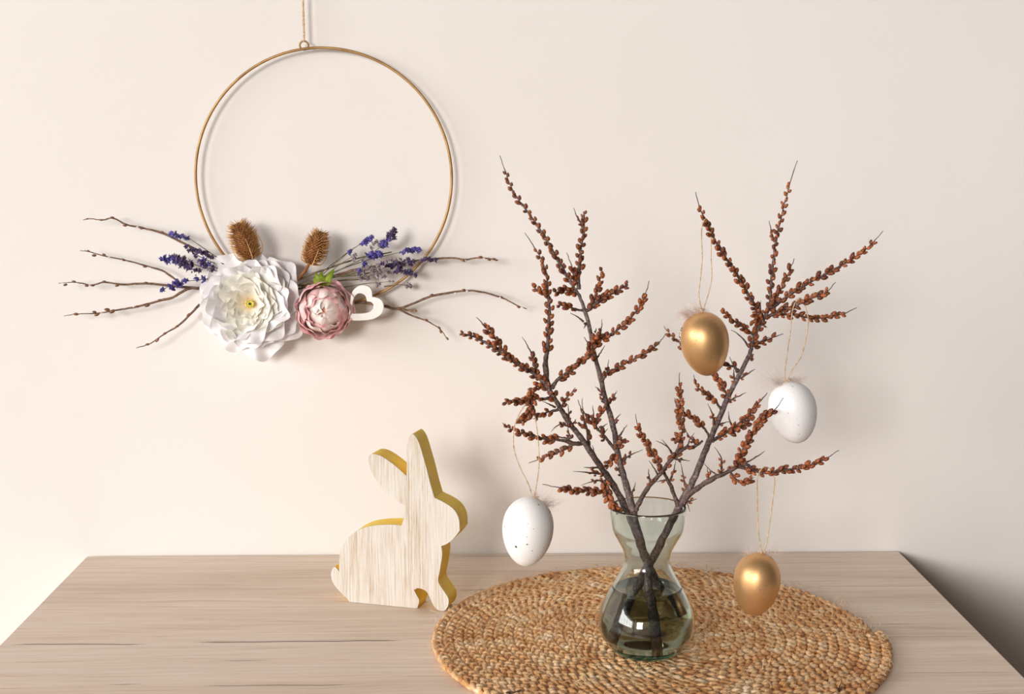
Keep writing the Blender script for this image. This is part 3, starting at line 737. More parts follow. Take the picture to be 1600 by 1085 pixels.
# ------------------------------------------------------------------ hanging eggs
def egg_mesh(name, mat, ln=.0535, wd=.0380):
    bm = bmesh.new(); prof = []
    n = 28
    for i in range(n + 1):
        a = pi * i / n; z = -cos(a)                    # -1 bottom (narrow) .. 1 top (blunt)
        r = sin(a) * (1 + .13 * z + .0 * z * z)
        prof.append((max(0, r) * wd / 2 * 1.005 if 0 < i < n else 0, z * ln / 2))
    lathe(bm, prof, 40); return bm
def egg(label, path, centre, tilt, lean, mat, depth, ln, wd, tufts, knot):
    c = at(*centre, depth)
    t = thing('egg_ornament', label, 'hanging egg', c, 'speckled eggs hanging from the branches')
    del t['group']
    bm = egg_mesh('egg', mat, ln, wd)
    Rm = Matrix.Rotation(tilt, 4, 'Y') @ Matrix.Rotation(lean, 4, 'X')
    o = mesh_obj('egg_shell', bm, mat, None); o.parent = t; o.matrix_basis = Rm
    # cord: both legs and the turn over the twig
    top = path[0]; P = []
    ntop = len(path)
    for (px, py, dy) in path: P.append(at(px, py, depth + dy))
    Q = catmull(P, 6)
    bm = bmesh.new(); rad = [.00041 * (1 + .25 * sin(k * 2.1)) for k in range(len(Q))]
    tube(bm, Q, rad, 6)
    kp = at(*knot, depth)
    bmesh.ops.create_icosphere(bm, subdivisions=2, radius=.0014, matrix=Matrix.Translation(kp))
    for a in range(3):
        tube(bm, catmull([kp, kp + Vector((rnd.uniform(-.003, .003), -.001, .002)), kp + Vector((rnd.uniform(-.004, .004), -.002, rnd.uniform(-.001, .003)))], 3), .0003, 4)
    mesh_obj('hanging_cord', bm, MAT['twine'], t)
    bm = bmesh.new()
    for (px, py, n, spread, dirx, dirz, ln_) in tufts:
        b = at(px, py, depth + .002)
        for i in range(int(n * 2.2)):
            d = Vector((dirx + rnd.gauss(0, spread), rnd.gauss(.1, spread), dirz + rnd.gauss(0, spread))).normalized()
            l2 = ln_ * rnd.uniform(.4, 1.0)
            s = b + Vector((rnd.gauss(0, .0028), rnd.gauss(0, .0025), rnd.gauss(0, .0010)))
            e = s + d * l2 + Vector((0, 0, rnd.uniform(-.3, .2) * l2))
            tube(bm, catmull([s, s.lerp(e, .5) + Vector((rnd.uniform(-1, 1), rnd.uniform(-1, 1), rnd.uniform(-1, 1))) * .0012, e], 3), [.00009, .00009, .00008, .00006, .00005, .00004, .00002], 3)
    o = mesh_obj('fur_tuft', bm, MAT['tuft'], t); o['kind'] = 'stuff'; o['label'] = 'pale fluffy tuft at the blunt end'
    return t
def ydep(Q, px, py):
    p0 = (at(px, py, VY) - CAM).normalized()
    return min(Q, key=lambda q: ((q - CAM).normalized() - p0).length).y
dw = ydep(hook, 820, 650)
egg('white speckled egg hanging at the left, low in front of the wall beside the vase',
    [(833, 781, 0), (826, 758, -.0003), (813, 732, -.001), (803, 702, -.002), (803, 672, -.004), (809, 652, -.006), (820, 634, -.005), (829, 634, -.0), (836, 652, .0015), (841, 690, .0015), (842, 728, .001), (838, 760, .0005), (834, 781, 0)],
    (824.5, 831.5), R_(4), R_(5), MAT['egg_white'], dw, .0550, .0388,
    [(852, 790, 80, .5, .5, .5, .013), (834, 780, 50, .6, -.3, 1, .010)], (834.5, 780))
dg = ydep(d1, 1101, 345)
eg2 = egg('gold speckled egg hanging highest, in front of the right branch',
    [(1097, 487, 0), (1092, 463, 0), (1094, 438, -.0005), (1097, 405, -.001), (1096, 374, -.002), (1097, 353, -.004), (1103, 342, -.003), (1109, 352, .002), (1111, 369, .002), (1111, 405, .0015), (1112, 434, .001), (1107, 458, .001), (1098, 487, 0)],
    (1101.3, 538), R_(-9), R_(5), MAT['egg_gold'], dg, .0500, .0368,
    [(1083, 497, 130, .45, -.9, .45, .018), (1096, 489, 60, .6, -.5, 1, .013)], (1097.5, 487))
m, nt, p = new_mat('speckled_feather'); ck = N(nt, 'ShaderNodeTexVoronoi'); ck.inputs['Scale'].default_value = 620; L(nt, coords(nt), ck.inputs['Vector'])
L(nt, ramp(nt, ck.outputs['Distance'], [(.32, srgb(232, 224, 218)), (.42, srgb(66, 54, 52))]), p.inputs['Base Color']); p.inputs['Roughness'].default_value = .8
FP_ = [at(px - 1.5, py, dg - .001) for px, py in ((1079, 500), (1071, 509), (1067, 520), (1066, 532), (1068, 543), (1073, 553), (1079, 562))]
Q = catmull(FP_, 4); bm = bmesh.new(); nq = len(Q) - 1
tube(bm, Q, [.0017 * sin(pi * (.12 + .84 * i / nq)) for i in range(nq + 1)], 8)
mesh_obj('feather', bm, m, eg2)['label'] = 'dark and white dotted feather tucked along the left side'
dr = ydep(d4, 1248, 474)
egg('white speckled egg hanging at the far right of the branches',
    [(1228, 597, 0), (1226, 584, 0), (1230, 552, -.0003), (1235, 518, -.001), (1237, 494, -.002), (1241, 477, -.004), (1249, 466, -.004), (1257, 476, .002), (1263, 501, .002), (1259, 529, .0015), (1252, 557, .001), (1238, 578, .0005), (1229, 597, 0)],
    (1239.3, 645), R_(-14), R_(5), MAT['egg_white2'], dr, .0500, .0368,
    [(1222, 600, 110, .45, -.9, .35, .017), (1236, 598, 90, .45, .8, .55, .013)], (1229, 596))
db = ydep(e1, 1195, 738)
egg('gold speckled egg hanging lowest, right beside the vase above the placemat',
    [(1190, 865, 0), (1187, 848, 0), (1184, 820, -.0003), (1183, 770, -.001), (1184, 746, -.003), (1192, 731, -.004), (1203, 733, .0), (1210, 748, .002), (1209, 768, .0015), (1205, 800, .001), (1202, 822, .0008), (1198, 849, .0005), (1191, 865, 0)],
    (1182, 913.5), R_(5), R_(4), MAT['egg_gold'], db, .0515, .0362,
    [(1178, 868, 60, .5, -.6, .8, .012), (1202, 869, 60, .5, .5, .7, .012)], (1190.5, 864))

# ------------------------------------------------------------------ wreath on the wall
YH = -.0085                                 # plane of the hoop
hc = at(506, 278.5, YH); hr = (at(706, 278.5, YH) - at(306, 278.5, YH)).length / 2
wr = thing('hoop_wreath', 'thin brass hoop wreath with dried twigs and two silk flowers hanging on the wall', 'wreath', (hc.x, YH, hc.z - hr))
hp = [hc + Vector((hr * cos(2 * pi * k / 128), 0, hr * sin(2 * pi * k / 128))) for k in range(128)]
bm = bmesh.new(); tube(bm, hp, .00135, 10, True)
hoop = mesh_obj('brass_hoop', bm, MAT['brass'], wr)
ec = at(475, 71, YH); bm = bmesh.new()
tube(bm, [ec + Vector((.0040 * cos(2 * pi * k / 24), .0, .0040 * sin(2 * pi * k / 24))) for k in range(24)], .0009, 8, True)
mesh_obj('eyelet', bm, MAT['brass'], hoop)
# cord up to a nail above the frame
nail = at(470, -140, YH + .004)
P1 = [at(475, 66, YH + .001), at(474, 50, YH), at(473, 20, YH), at(472, -30, YH), nail + Vector((0, 0, -.001))]
P2 = [at(475, 66, YH - .001), at(475.5, 52, YH - .001), at(474.5, 20, YH - .001), at(472.8, -30, YH - .001), nail + Vector((.0005, 0, .001))]
bm = bmesh.new()
for P_ in (P1, P2):
    Q = catmull(P_, 8); tube(bm, Q, [.00062 * (1 + .2 * sin(k * 1.7)) for k in range(len(Q))], 6)
cord = mesh_obj('wreath_cord', bm, MAT['twine']); tag(cord, 'thin jute cord running up the wall from the top of the brass hoop', 'cord')
bm = bmesh.new(); tube(bm, [nail + Vector((0, .014, .001)), nail + Vector((0, -.004, .002))], .0009, 10)
tube(bm, [nail + Vector((0, -.004, .002)), nail + Vector((0, -.0048, .002))], .0022, 12)
nl = mesh_obj('nail', bm, MAT['brass']); tag(nl, 'small nail above the wreath that holds its cord', 'nail')

WM = 1.0 / (F_PX / ((hc - CAM).dot(fy_)))   # metres per pixel at the wall
def bead(name, ln, wd, mat, seed=0):
    r = random.Random(seed); bm = bmesh.new(); bmesh.ops.create_icosphere(bm, subdivisions=2, radius=1)
    for v in bm.verts:
        n = v.co; k = 1 - .35 * max(0, n.z) ** 2
        v.co = Vector((n.x * wd / 2 * k, n.y * wd / 2 * k, n.z * ln / 2))
    me = bpy.data.meshes.new(name); bm.to_mesh(me); bm.free(); me.materials.append(mat)
    me.polygons.foreach_set('use_smooth', [True] * len(me.polygons)); return me
CAT = bead('catkin_bud', .0052, .0028, MAT['catkin']); CATP = bead('catkin_bud', .0044, .0028, MAT['catkin_pale'])
def basis(z, pos, k=1.0, spin=0.0):
    z = z.normalized(); x = z.orthogonal().normalized(); x = Matrix.Rotation(spin, 3, z) @ x; y = z.cross(x)
    m_ = Matrix((x * k, y * k, z * k)).transposed().to_4x4(); m_.translation = pos; return m_
def willow(pts, r0, r1, buds, y0=-.014, y1=-.022):
    n = len(pts) - 1
    P = [at(px, py, y0 + (y1 - y0) * i / n) for i, (px, py) in enumerate(pts)]
    o, Q, rad = build_wood('willow_twig', P, r0 * WM, r1 * WM, MAT['willow'], wr, 7, .10, wig=.0002)
    for b in buds:
        px, py = b[0], b[1]; kind = b[2] if len(b) > 2 else 0
        dep = ydep(Q, px, py); c = at(px, py, dep); j = min(range(len(Q) - 1), key=lambda k: (Q[k] - c).length)
        t = (Q[j + 1] - Q[j]).normalized()
        out = (c - Q[j]); z = t + (out.normalized() * .35 if out.length > 1e-5 else Vector((0, 0, 0)))
        c = Q[j] + (c - Q[j]) * (.8 if kind != 1 else .5)
        inst('catkin_bud', CATP if kind == 1 else CAT, basis(z, c + Vector((0, -.0006, 0)), .85 * (b[3] if len(b) > 3 else 1)), o)
    return o
willow([(334, 404), (290, 382), (255, 365), (222, 356), (197, 351), (177, 341), (160, 344), (142, 342), (130, 344)], 2.2, .6, [(176, 340), (195, 353), (222, 357), (254, 363), (215, 355, 1, .7), (158, 344, 0, .8), (314, 391), (324, 397), (137, 342, 0, .6)])
willow([(280, 442), (266, 431), (253, 423), (226, 415), (193, 406), (162, 400), (137, 393), (125, 392)], 1.9, .5, [(147, 400, 0, 1.1), (163, 398), (172, 403, 1, .7), (193, 406), (227, 417), (139, 392, 0, .7), (132, 390, 1, .6)])
willow([(312, 451), (290, 449), (268, 447), (228, 443), (191, 445), (164, 441), (144, 446), (128, 443), (115, 441), (91, 443)], 2.4, .5, [(102, 446), (116, 440), (136, 447), (145, 446, 0, 1), (140, 446, 1, .6), (163, 440), (182, 448, 1, .8), (183, 447), (229, 442), (98, 442, 1, .6)])
willow([(300, 450), (290, 453), (270, 465), (250, 470), (215, 479), (195, 483), (175, 486), (151, 490), (120, 491), (100, 494)], 2.6, .5, [(119, 491, 0, 1.2), (147, 487), (152, 492, 0, 1.3), (160, 487, 1, .7), (167, 483, 0, 1.3), (176, 487, 0, 1.5), (215, 479), (209, 479, 1, .6), (230, 478, 0, 1.3), (250, 469), (112, 490, 1, .6)])
willow([(312, 476), (292, 497), (277, 510), (257, 522), (235, 537), (213, 544)], 2.0, .6, [(295, 492, 0, 1.2), (277, 510), (258, 521), (246, 532, 0, 1.2), (231, 538)])
willow([(470, 446), (520, 432), (560, 421), (600, 415), (657, 407), (703, 403), (726, 406), (750, 403), (778, 407)], 2.8, 1.0, [(675, 408), (724, 408), (728, 409, 1, .7), (750, 402, 0, 1.2), (757, 405, 1, .6), (764, 406, 0, 1), (772, 405), (776, 407, 0, .8)])
w7 = willow([(545, 474), (570, 473), (601, 479), (626, 482), (675, 463), (724, 455), (750, 456), (783, 465), (796, 471), (809, 478), (823, 483)], 2.7, .7, [(674, 461, 0, 1), (711, 461, 1, .8), (724, 453), (728, 455, 1, .7), (781, 466, 1, .8), (784, 465), (810, 480), (817, 480, 1, .7)])
willow([(620, 482), (645, 494), (665, 501), (687, 514), (699, 531)], 1.8, .6, [(666, 500), (686, 512), (688, 518), (700, 530, 0, .8)])
willow([(622, 482), (636, 485), (651, 486)], 2.2, 1.2, [(650, 486)])

# lavender
def floret_mesh(seed, mat):
    r = random.Random(seed); bm = bmesh.new()
    for i in range(7):
        d = Vector((r.uniform(-1, 1), r.uniform(-1, 1), r.uniform(-.2, 1.2))).normalized()
        c = d * .0016; k = r.uniform(.00075, .00125)
        mt = Matrix.Translation(c) @ d.to_track_quat('Z', 'Y').to_matrix().to_4x4() @ Matrix.Diagonal((k, k, k * 1.9, 1))
        bmesh.ops.create_icosphere(bm, subdivisions=1, radius=1, matrix=mt)
    for i in range(5):
        d = Vector((r.uniform(-1, 1), r.uniform(-1, 1), r.uniform(-.3, 1))).normalized()
        bmesh.ops.create_cone(bm, cap_ends=True, segments=5, radius1=.0007, radius2=.0001, depth=.0022,
                              matrix=Matrix.Translation(d * .0030) @ d.to_track_quat('Z', 'Y').to_matrix().to_4x4())
    me = bpy.data.meshes.new('floret'); bm.to_mesh(me); bm.free(); me.materials.append(mat); return me
FL = {k: [floret_mesh(s, MAT['lav_' + k]) for s in range(3)] for k in ('blue', 'dark', 'grey')}
def lavender(stem, heads, y0=-.020, y1=-.024, r=.8, label=None):
    n = len(stem) - 1
    P = [at(px, py, y0 + (y1 - y0) * i / n) for i, (px, py) in enumerate(stem)]
    o, Q, rad = build_wood('lavender_sprig', P, r * WM, r * .6 * WM, MAT['lav_stem'], wr, 5, .1, wig=.0001)
    if label: o['label'] = label
    for (x0, y0_, x1, y1_, cnt, kind, k, spread) in heads:
        for i in range(cnt):
            t = (i + .5) / cnt; px = x0 + (x1 - x0) * t + rnd.gauss(0, spread * .4); py = y0_ + (y1_ - y0_) * t + rnd.gauss(0, spread)
            dep = ydep(Q, px, py) + rnd.uniform(-.004, .003)
            d = Vector((x1 - x0, 0, -(y1_ - y0_))).normalized() + Vector((rnd.uniform(-.8, .8), rnd.uniform(-1, .3), rnd.uniform(-.8, .8)))
            kk = kind if kind != 'mix' else rnd.choice(('blue', 'dark', 'dark', 'grey'))
            inst('floret', FL[kk][rnd.randrange(3)], basis(d, at(px, py, dep), k * rnd.uniform(.8, 1.15), rnd.uniform(0, 6)), o)
    return o
lavender([(338, 402), (315, 386), (293, 372), (264, 363)], [(263, 364, 293, 372, 8, 'blue', .95, 1.5)])
lavender([(336, 412), (310, 400), (292, 387)], [(290, 386, 330, 402, 12, 'dark', 1.0, 2.2)])
lavender([(340, 424), (310, 416), (285, 408), (252, 405)], [(253, 405, 276, 406, 9, 'blue', 1.25, 2.2), (272, 405, 300, 414, 13, 'dark', 1.3, 3.6), (268, 403, 296, 402, 5, 'grey', .9, 2.5), (296, 416, 312, 424, 4, 'dark', .9, 2)])
lavender([(340, 420), (325, 414), (306, 405)], [(306, 404, 332, 420, 13, 'mix', 1.05, 3)])
lavender([(325, 436), (290, 440), (272, 444), (252, 454)], [(251, 454, 254, 453, 2, 'blue', .8, .8), (262, 449, 284, 441, 9, 'blue', 1.0, 2), (289, 438, 291, 438, 2, 'blue', .9, 1.5), (304, 437, 307, 437, 3, 'blue', .95, 1.5), (316, 437, 319, 438, 3, 'blue', .95, 2)], -.024, -.030)
lavender([(505, 428), (540, 398), (562, 382), (582, 371)], [(563, 380, 582, 372, 7, 'blue', 1.0, 1.6)], -.02, -.030)
lavender([(500, 436), (560, 408), (578, 398), (600, 381), (617, 360)], [(575, 402, 595, 394, 12, 'blue', 1.15, 3.4), (592, 390, 606, 377, 9, 'blue', 1.1, 2.6), (604, 372, 617, 361, 9, 'dark', 1.05, 3.0), (578, 386, 592, 380, 4, 'grey', .8, 2), (566, 412, 570, 411, 3, 'blue', 1.1, 1.4)], -.02, -.032)
lavender([(505, 432), (560, 411), (627, 394), (656, 390)], [(628, 394, 656, 391, 10, 'blue', .95, 1.9)], -.018, -.026)
lavender([(500, 438), (560, 426), (610, 412), (650, 409), (682, 404)], [(596, 414, 645, 411, 17, 'dark', 1.05, 3.0), (655, 404, 680, 406, 7, 'dark', .9, 2.2), (602, 408, 636, 405, 5, 'grey', .85, 1.6)], -.017, -.022)
lavender([(500, 442), (560, 434), (610, 425), (645, 428)], [(616, 420, 647, 428, 12, 'dark', .95, 2.0), (560, 435, 616, 424, 16, 'grey', .9, 2.8)], -.02, -.026)
lavender([(500, 440), (545, 428), (600, 416)], [(556, 424, 604, 414, 14, 'grey', 1.0, 3.0), (558, 425, 561, 424, 2, 'blue', .9, .8)], -.022, -.030)
lavender([(498, 430), (525, 408), (546, 392)], [(543, 394, 547, 392, 3, 'blue', .9, 1.3)], -.02, -.024)
lavender([(505, 434), (530, 414), (552, 400)], [(549, 403, 555, 400, 3, 'grey', 1.0, 1.6)], -.02, -.026)
lavender([(530, 450), (575, 443), (615, 440)], [(586, 446, 592, 445, 2, 'grey', 1.0, .8), (606, 441, 616, 440, 2, 'grey', .5, .5)], -.02, -.022)
lavender([(600, 448), (625, 445), (648, 448)], [(632, 447, 640, 446, 3, 'grey', .95, .8)], -.012, -.014)
# bare dark stalks that fan out behind the flowers
for pts, r_, mt in (([(455, 442), (500, 424), (560, 404), (612, 394)], 1.7, 'lav_stem'), ([(460, 448), (510, 434), (560, 430), (590, 424)], 1.8, 'lav_stem'),
                    ([(458, 440), (495, 426), (548, 408)], 1.6, 'willow'), ([(465, 452), (520, 440), (575, 436)], 1.6, 'willow'), ([(330, 400), (345, 410), (365, 425)], 1.6, 'willow'),
                    ([(350, 395), (338, 375), (318, 352), (300, 338)], .0, 'lav_stem')):
    if r_ == 0: continue
    P = [at(px, py, -.015 - .006 * i / len(pts)) for i, (px, py) in enumerate(pts)]
    build_wood('dry_stalk', P, r_ * WM, r_ * .6 * WM, MAT[mt], wr, 6, .08)

# teasel heads
def teasel(base, tip, wpx, yd, stem, label):
    b = at(*base, yd); t = at(*tip, yd - .006); ax = t - b; ln = ax.length; z = ax.normalized(); c = (b + t) / 2
    x = z.orthogonal().normalized(); y = z.cross(x); wd = wpx * WM
    bm = bmesh.new(); P = []; rr = []
    for i in range(13):
        s = i / 12; P.append(b + ax * s); rr.append(max(.0006, wd * .39 * math.sin(pi * (s * .86 + .09)) ** .7))
    tube(bm, P, rr, 14)
    head = mesh_obj('teasel_head', bm, MAT['teasel'], wr); head['label'] = label
    bm = bmesh.new(); n = 460
    for i in range(n):
        s = .02 + .97 * (i / n); a = i * 2.39996
        r = wd * .39 * math.sin(pi * (s * .86 + .09)) ** .7
        o_ = x * cos(a) + y * sin(a)
        p0 = b + ax * s + o_ * (r * .95)
        d = (o_ * 1.0 + z * (.12 + .4 * s) + Vector((rnd.uniform(-.2, .2),) * 3)).normalized()
        L2 = wd * .27 * rnd.uniform(.8, 1.25)
        tube(bm, [p0, p0 + d * L2 * .5, p0 + d * L2 + z * L2 * .12], [.00050, .00034, .00005], 3)
    sp = mesh_obj('spines', bm, MAT['teasel_spine'], head); sp['kind'] = 'stuff'
    for k in range(5):
        a = k * 1.257 + .5; o_ = x * cos(a) + y * sin(a)
        P = [b + o_ * wd * .18, b + o_ * wd * .52 + z * ln * .10, b + o_ * wd * .62 + z * ln * .38, b + o_ * wd * (.55 + .1 * (k % 2)) + z * ln * .62]
        bm = bmesh.new(); Q = catmull(P, 4); tube(bm, Q, [.0007 * (1 - .8 * i / len(Q)) for i in range(len(Q))], 5)
        mesh_obj('bract', bm, MAT['teasel_pale'], head)
    P = [b + z * .002] + [at(px, py, yd + .004 * (i + 1)) for i, (px, py) in enumerate(stem)]
    bm = bmesh.new(); Q = catmull(P, 4); tube(bm, Q, .0015, 8); mesh_obj('stalk', bm, MAT['teasel'], head)
teasel((393, 404), (371, 349), 39, -.026, [(398, 415), (410, 430)], 'brown spiny teasel head behind the white flower')
teasel((484, 412), (502, 363), 33, -.026, [(476, 424), (462, 440)], 'brown spiny teasel head above the pink flower')

# petals
def petal_mesh(name, Lp, W, cup, ruffle, seed, mat, nu=14, nv=10, curl=0.0, notch=.08):
    r = random.Random(seed); ph = r.uniform(0, 6); k1 = r.uniform(2.2, 3.6)
    bm = bmesh.new(); uvl = bm.loops.layers.uv.new('uv'); G = []
    for j in range(nv + 1):
        v = j / nv; row = []
        w = W * (math.sin(pi * min(1, .12 + v * .53)) ** .8)
        for i in range(nu + 1):
            u = -1 + 2 * i / nu
            rim = 1 - .24 * abs(u) ** 2.4 + notch * math.cos(u * 5 + ph) * .5
            y = Lp * v * (rim if v > .4 else 1 + (rim - 1) * v / .4)
            x = u * w / 2 * (1 + .06 * sin(7 * v + ph))
            z = cup * Lp * (.55 * u * u * v + .9 * v * v) + ruffle * v ** 2 * (sin(u * k1 * 1.6 + ph) + .45 * sin(u * 6.5 + 2 * ph) * v) - curl * Lp * max(0, v - .6) ** 2 * 3
            row.append(bm.verts.new((x, y, z)))
        G.append(row)
    for j in range(nv):
        for i in range(nu):
            f = bm.faces.new((G[j][i], G[j][i + 1], G[j + 1][i + 1], G[j + 1][i]))
            for lp, (a, b) in zip(f.loops, ((i, j), (i + 1, j), (i + 1, j + 1), (i, j + 1))): lp[uvl].uv = (a / nu + seed * .37, b / nv)
    me = bpy.data.meshes.new(name); bm.to_mesh(me); bm.free(); me.materials.append(mat)
    me.polygons.foreach_set('use_smooth', [True] * len(me.polygons)); return me
def flower_frame(centre, yd, nx, nz):
    z = Vector((nx, -1, nz)).normalized(); x = Vector((1, 0, 0)); x = (x - z * x.dot(z)).normalized(); y = z.cross(x)
    m_ = Matrix((x, y, z)).transposed().to_4x4(); m_.translation = at(*centre, yd); return m_
FW = flower_frame((392, 474), -.020, .05, .08)
bm = bmesh.new(); lathe(bm, [(0, -.010), (.010, -.009), (.016, -.003), (.012, .002), (0, .004)], 20)
for v in bm.verts: v.co = FW @ v.co
wf = mesh_obj('white_peony', bm, MAT['petal_cream'], wr); wf['label'] = 'large white silk peony with ruffled petals and yellow centre'
layers = [  # count, length, width, tilt, cup, ruffle, radial offset, height, curl, mat
    (9, .047, .042, 3, .10, .0034, .006, -.006, .05, 'petal_white'),
    (10, .044, .038, 12, .15, .0032, .005, -.002, .08, 'petal_white'),
    (11, .038, .034, 20, .20, .0030, .005, .001, .06, 'petal_white'),
    (12, .033, .030, 13, .18, .0026, .005, .004, .02, 'petal_cream'),
    (12, .027, .025, 17, .20, .0022, .004, .0065, .0, 'petal_cream'),
    (10, .021, .020, 22, .22, .0020, .0035, .0085, .0, 'petal_cream'),
    (8, .015, .015, 30, .24, .0018, .003, .010, .0, 'petal_cream')]
for li, (cnt, Lp, W, tilt, cup, ruf, ro, hz, curl, mt) in enumerate(layers):
    ms = [petal_mesh('petal', Lp, W, cup, ruf, li * 10 + s, MAT[mt], curl=curl) for s in range(3)]
    for k in range(cnt):
        a = 2 * pi * (k + rnd.uniform(-.22, .22)) / cnt + li * .5
        kk = rnd.uniform(.9, 1.08)
        M = FW @ Matrix.Rotation(a, 4, 'Z') @ Matrix.Translation((0, ro, hz)) @ Matrix.Rotation(R_(tilt + rnd.uniform(-7, 7)), 4, 'X') @ Matrix.Rotation(R_(rnd.uniform(-9, 9)), 4, 'Y') @ Matrix.Scale(kk, 4)
        inst('petal', ms[k % 3], M, wf)
# ring of pale stamens and the green eye
bm = bmesh.new(); bmesh.ops.create_icosphere(bm, subdivisions=2, radius=.0030, matrix=FW @ Matrix.Translation((.001, 0, .0145)))
for k in range(14):
    a = k * 2.4; d = Vector((cos(a) * .5, sin(a) * .5, 1)).normalized()
    s = FW @ (Vector((.001, 0, .0125))); e = FW @ (Vector((.001, 0, .0125)) + d * .0065 + Vector((cos(a), sin(a), 0)) * .001)
    tube(bm, [s, (s + e) / 2, e], [.0004, .0004, .0007], 5)
mesh_obj('pistil', bm, MAT['pistil'], wf)
bm = bmesh.new(); bmesh.ops.create_icosphere(bm, subdivisions=2, radius=.0013, matrix=FW @ Matrix.Translation((.001, 0, .0173)) @ Matrix.Diagonal((1.2, 1, .8, 1)))
mesh_obj('pistil_tip', bm, MAT['dark_dot'], wf)

# pink globe-shaped peony: petals are patches of nested bowls
PC = at(507, 486, -.030); PR = 43 * WM
FP = flower_frame((507, 485), -.030, .10, -.05)
bm = bmesh.new(); bmesh.ops.create_icosphere(bm, subdivisions=2, radius=PR * .52, matrix=FP)
pf = mesh_obj('pink_peony', bm, MAT['petal_blush'], wr); pf['label'] = 'smaller pink and blush silk peony beside the white one'
def bowl_petal(Rr, th0, th1, half, ruffle, seed, mat, nu=12, nv=9):
    r = random.Random(seed); ph = r.uniform(0, 6); bm = bmesh.new(); uvl = bm.loops.layers.uv.new('uv'); G = []
    for j in range(nv + 1):
        v = j / nv; row = []
        for i in range(nu + 1):
            u = -1 + 2 * i / nu
            edge = 1 - .16 * abs(u) ** 2.6 + .04 * cos(u * 5 + ph) + .02 * sin(u * 9 + ph)
            th = th0 + (th1 - th0) * v * (1 + (edge - 1) * v)
            az = u * half * math.sin(pi * min(1, .18 + v * .60)) ** .7
            rad = Rr * (1 + ruffle * v * v * sin(u * 6 + ph) + .10 * v ** 4 * (1 if seed % 2 else -.3))
            row.append(bm.verts.new((rad * sin(th) * sin(az), rad * sin(th) * cos(az), rad * cos(th))))
        G.append(row)
    for j in range(nv):
        for i in range(nu):
            f = bm.faces.new((G[j][i], G[j][i + 1], G[j + 1][i + 1], G[j + 1][i]))
            for lp, (a, b) in zip(f.loops, ((i, j), (i + 1, j), (i + 1, j + 1), (i, j + 1))): lp[uvl].uv = (a / nu + seed * .3, b / nv)
    me = bpy.data.meshes.new('petal'); bm.to_mesh(me); bm.free(); me.materials.append(MAT[mat])
    me.polygons.foreach_set('use_smooth', [True] * len(me.polygons)); return me
for li, (cnt, rf, t0, t1, half, ruf, mt) in enumerate([(5, 1.0, 155, 80, .86, .05, 'petal_pink'), (6, .96, 150, 64, .80, .05, 'petal_pink'), (6, .88, 140, 56, .78, .06, 'petal_pink'),
                                                  (5, .80, 130, 47, .80, .07, 'petal_blush'), (5, .72, 120, 42, .85, .07, 'petal_pink'), (4, .62, 110, 14, 1.1, .05, 'petal_blush'), (3, .56, 95, 6, 1.3, .05, 'petal_blush')]):
    ms = [bowl_petal(PR * rf, R_(t0), R_(t1), half, ruf, li * 7 + s, mt) for s in range(3)]
    for k in range(cnt):
        M = FP @ Matrix.Rotation(2 * pi * (k + rnd.uniform(-.2, .2)) / cnt + li * .8, 4, 'Z') @ Matrix.Rotation(R_(rnd.uniform(-6, 6)), 4, 'X') @ Matrix.Scale(rnd.uniform(.95, 1.05), 4)
        inst('petal', ms[k % 3], M, pf)
for (a, m1, b) in (((507, 446), (499, 437), (491, 426)), ((508, 446), (502, 434), (503, 424)), ((510, 446), (514, 434), (523, 419)), ((505, 448), (495, 440), (490, 433))):
    P = [at(*a, -.032), at(*m1, -.036), at(*b, -.035)]
    Q = catmull(P, 4); bm = bmesh.new(); n = len(Q) - 1; V = []
    for i, q in enumerate(Q):
        t = (Q[min(i + 1, n)] - Q[max(i - 1, 0)]).normalized(); s = t.cross(Vector((0, 1, 0))).normalized(); wv = .0033 * sin(pi * (.22 + .78 * i / n)) + .0001
        V.append([bm.verts.new(q - s * wv), bm.verts.new(q + Vector((0, -.0008, 0))), bm.verts.new(q + s * wv)])
    for A_, B_ in zip(V, V[1:]):
        for k in (0, 1): bm.faces.new((A_[k], A_[k + 1], B_[k + 1], B_[k]))
    bmesh.ops.solidify(bm, geom=list(bm.faces), thickness=.0003)
    mesh_obj('sepal', bm, MAT['sepal'], pf)

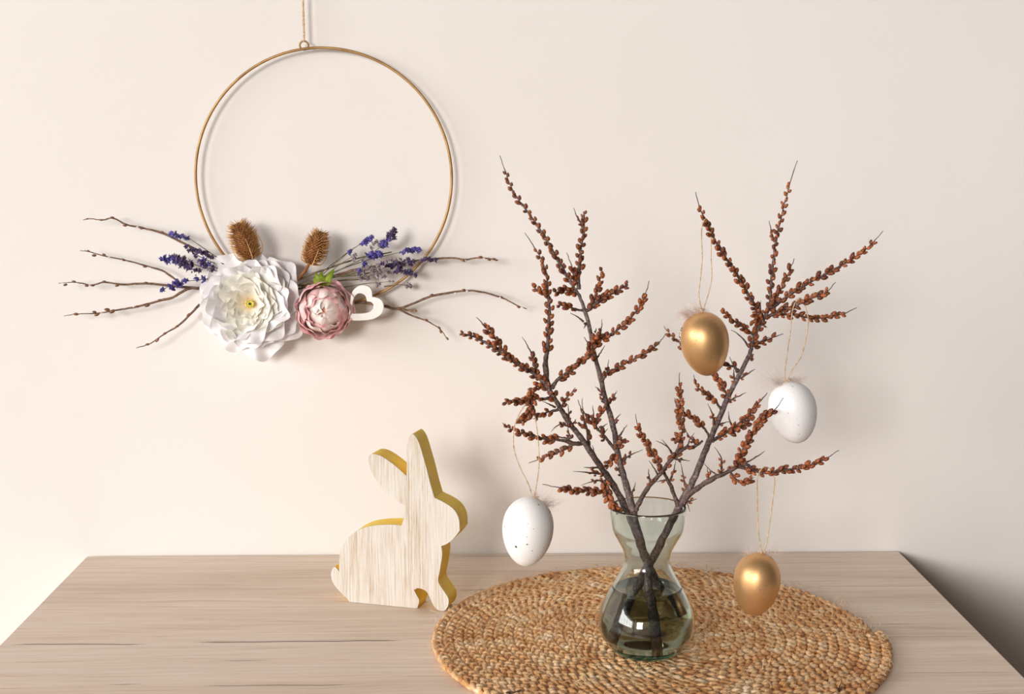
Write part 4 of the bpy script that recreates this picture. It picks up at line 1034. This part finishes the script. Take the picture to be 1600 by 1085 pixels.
# white cut-out heart
HO = [(488, 806), (503, 700), (514, 615), (545, 568), (600, 547), (650, 563), (666, 598), (668, 634), (702, 639), (736, 657), (753, 702), (741, 750), (700, 786), (640, 804), (560, 808)]
HI = [(524, 757), (521, 700), (530, 650), (552, 616), (585, 607), (617, 625), (630, 667), (660, 672), (678, 695), (671, 725), (640, 748), (580, 757)]
def hpx(q): return (440 + q[0] / 4.72, 330 + q[1] / 4.72)
YHE = -.030
Ho = [at(*hpx(q), YHE) for q in smooth_outline(HO, 4, {0, 7})]; Hi = [at(*hpx(q), YHE) for q in smooth_outline(HI, 4, {0, 6})]
bm = bmesh.new()
def ring_faces(bm, A_, B_):
    # both loops resampled by angle round the hole's centre
    c = sum(B_, Vector()) / len(B_)
    n = 96; out = []
    def hitp(loop, a):
        d = (cos(a), sin(a)); best = None
        for p_, q in zip(loop, loop[1:] + loop[:1]):
            ex, ez = q.x - p_.x, q.z - p_.z; den = d[0] * ez - d[1] * ex
            if abs(den) < 1e-12: continue
            t = ((p_.x - c.x) * ez - (p_.z - c.z) * ex) / den; s = ((p_.x - c.x) * d[1] - (p_.z - c.z) * d[0]) / den
            if t > 0 and -1e-6 <= s <= 1 + 1e-6 and (best is None or t < best): best = t
        return Vector((c.x + d[0] * best, YHE, c.z + d[1] * best))
    O = [hitp(A_, 2 * pi * k / n) for k in range(n)]; I = [hitp(B_, 2 * pi * k / n) for k in range(n)]
    dv = Vector((0, .004, 0))
    of, inf = [bm.verts.new(q) for q in O], [bm.verts.new(q) for q in I]; ob, ib = [bm.verts.new(q + dv) for q in O], [bm.verts.new(q + dv) for q in I]
    for k in range(n):
        j = (k + 1) % n
        bm.faces.new((of[k], of[j], inf[j], inf[k])); bm.faces.new((ob[j], ob[k], ib[k], ib[j]))
        bm.faces.new((of[j], of[k], ob[k], ob[j])); bm.faces.new((inf[k], inf[j], ib[j], ib[k]))
ring_faces(bm, Ho, Hi)
bmesh.ops.recalc_face_normals(bm, faces=list(bm.faces))
hh = mesh_obj('wooden_heart', bm, MAT['white_heart'], wr, False); hh['label'] = 'small white open heart beside the pink flower'
bv = hh.modifiers.new('soft_edges', 'BEVEL'); bv.width = .0006; bv.segments = 2; bv.limit_method = 'ANGLE'
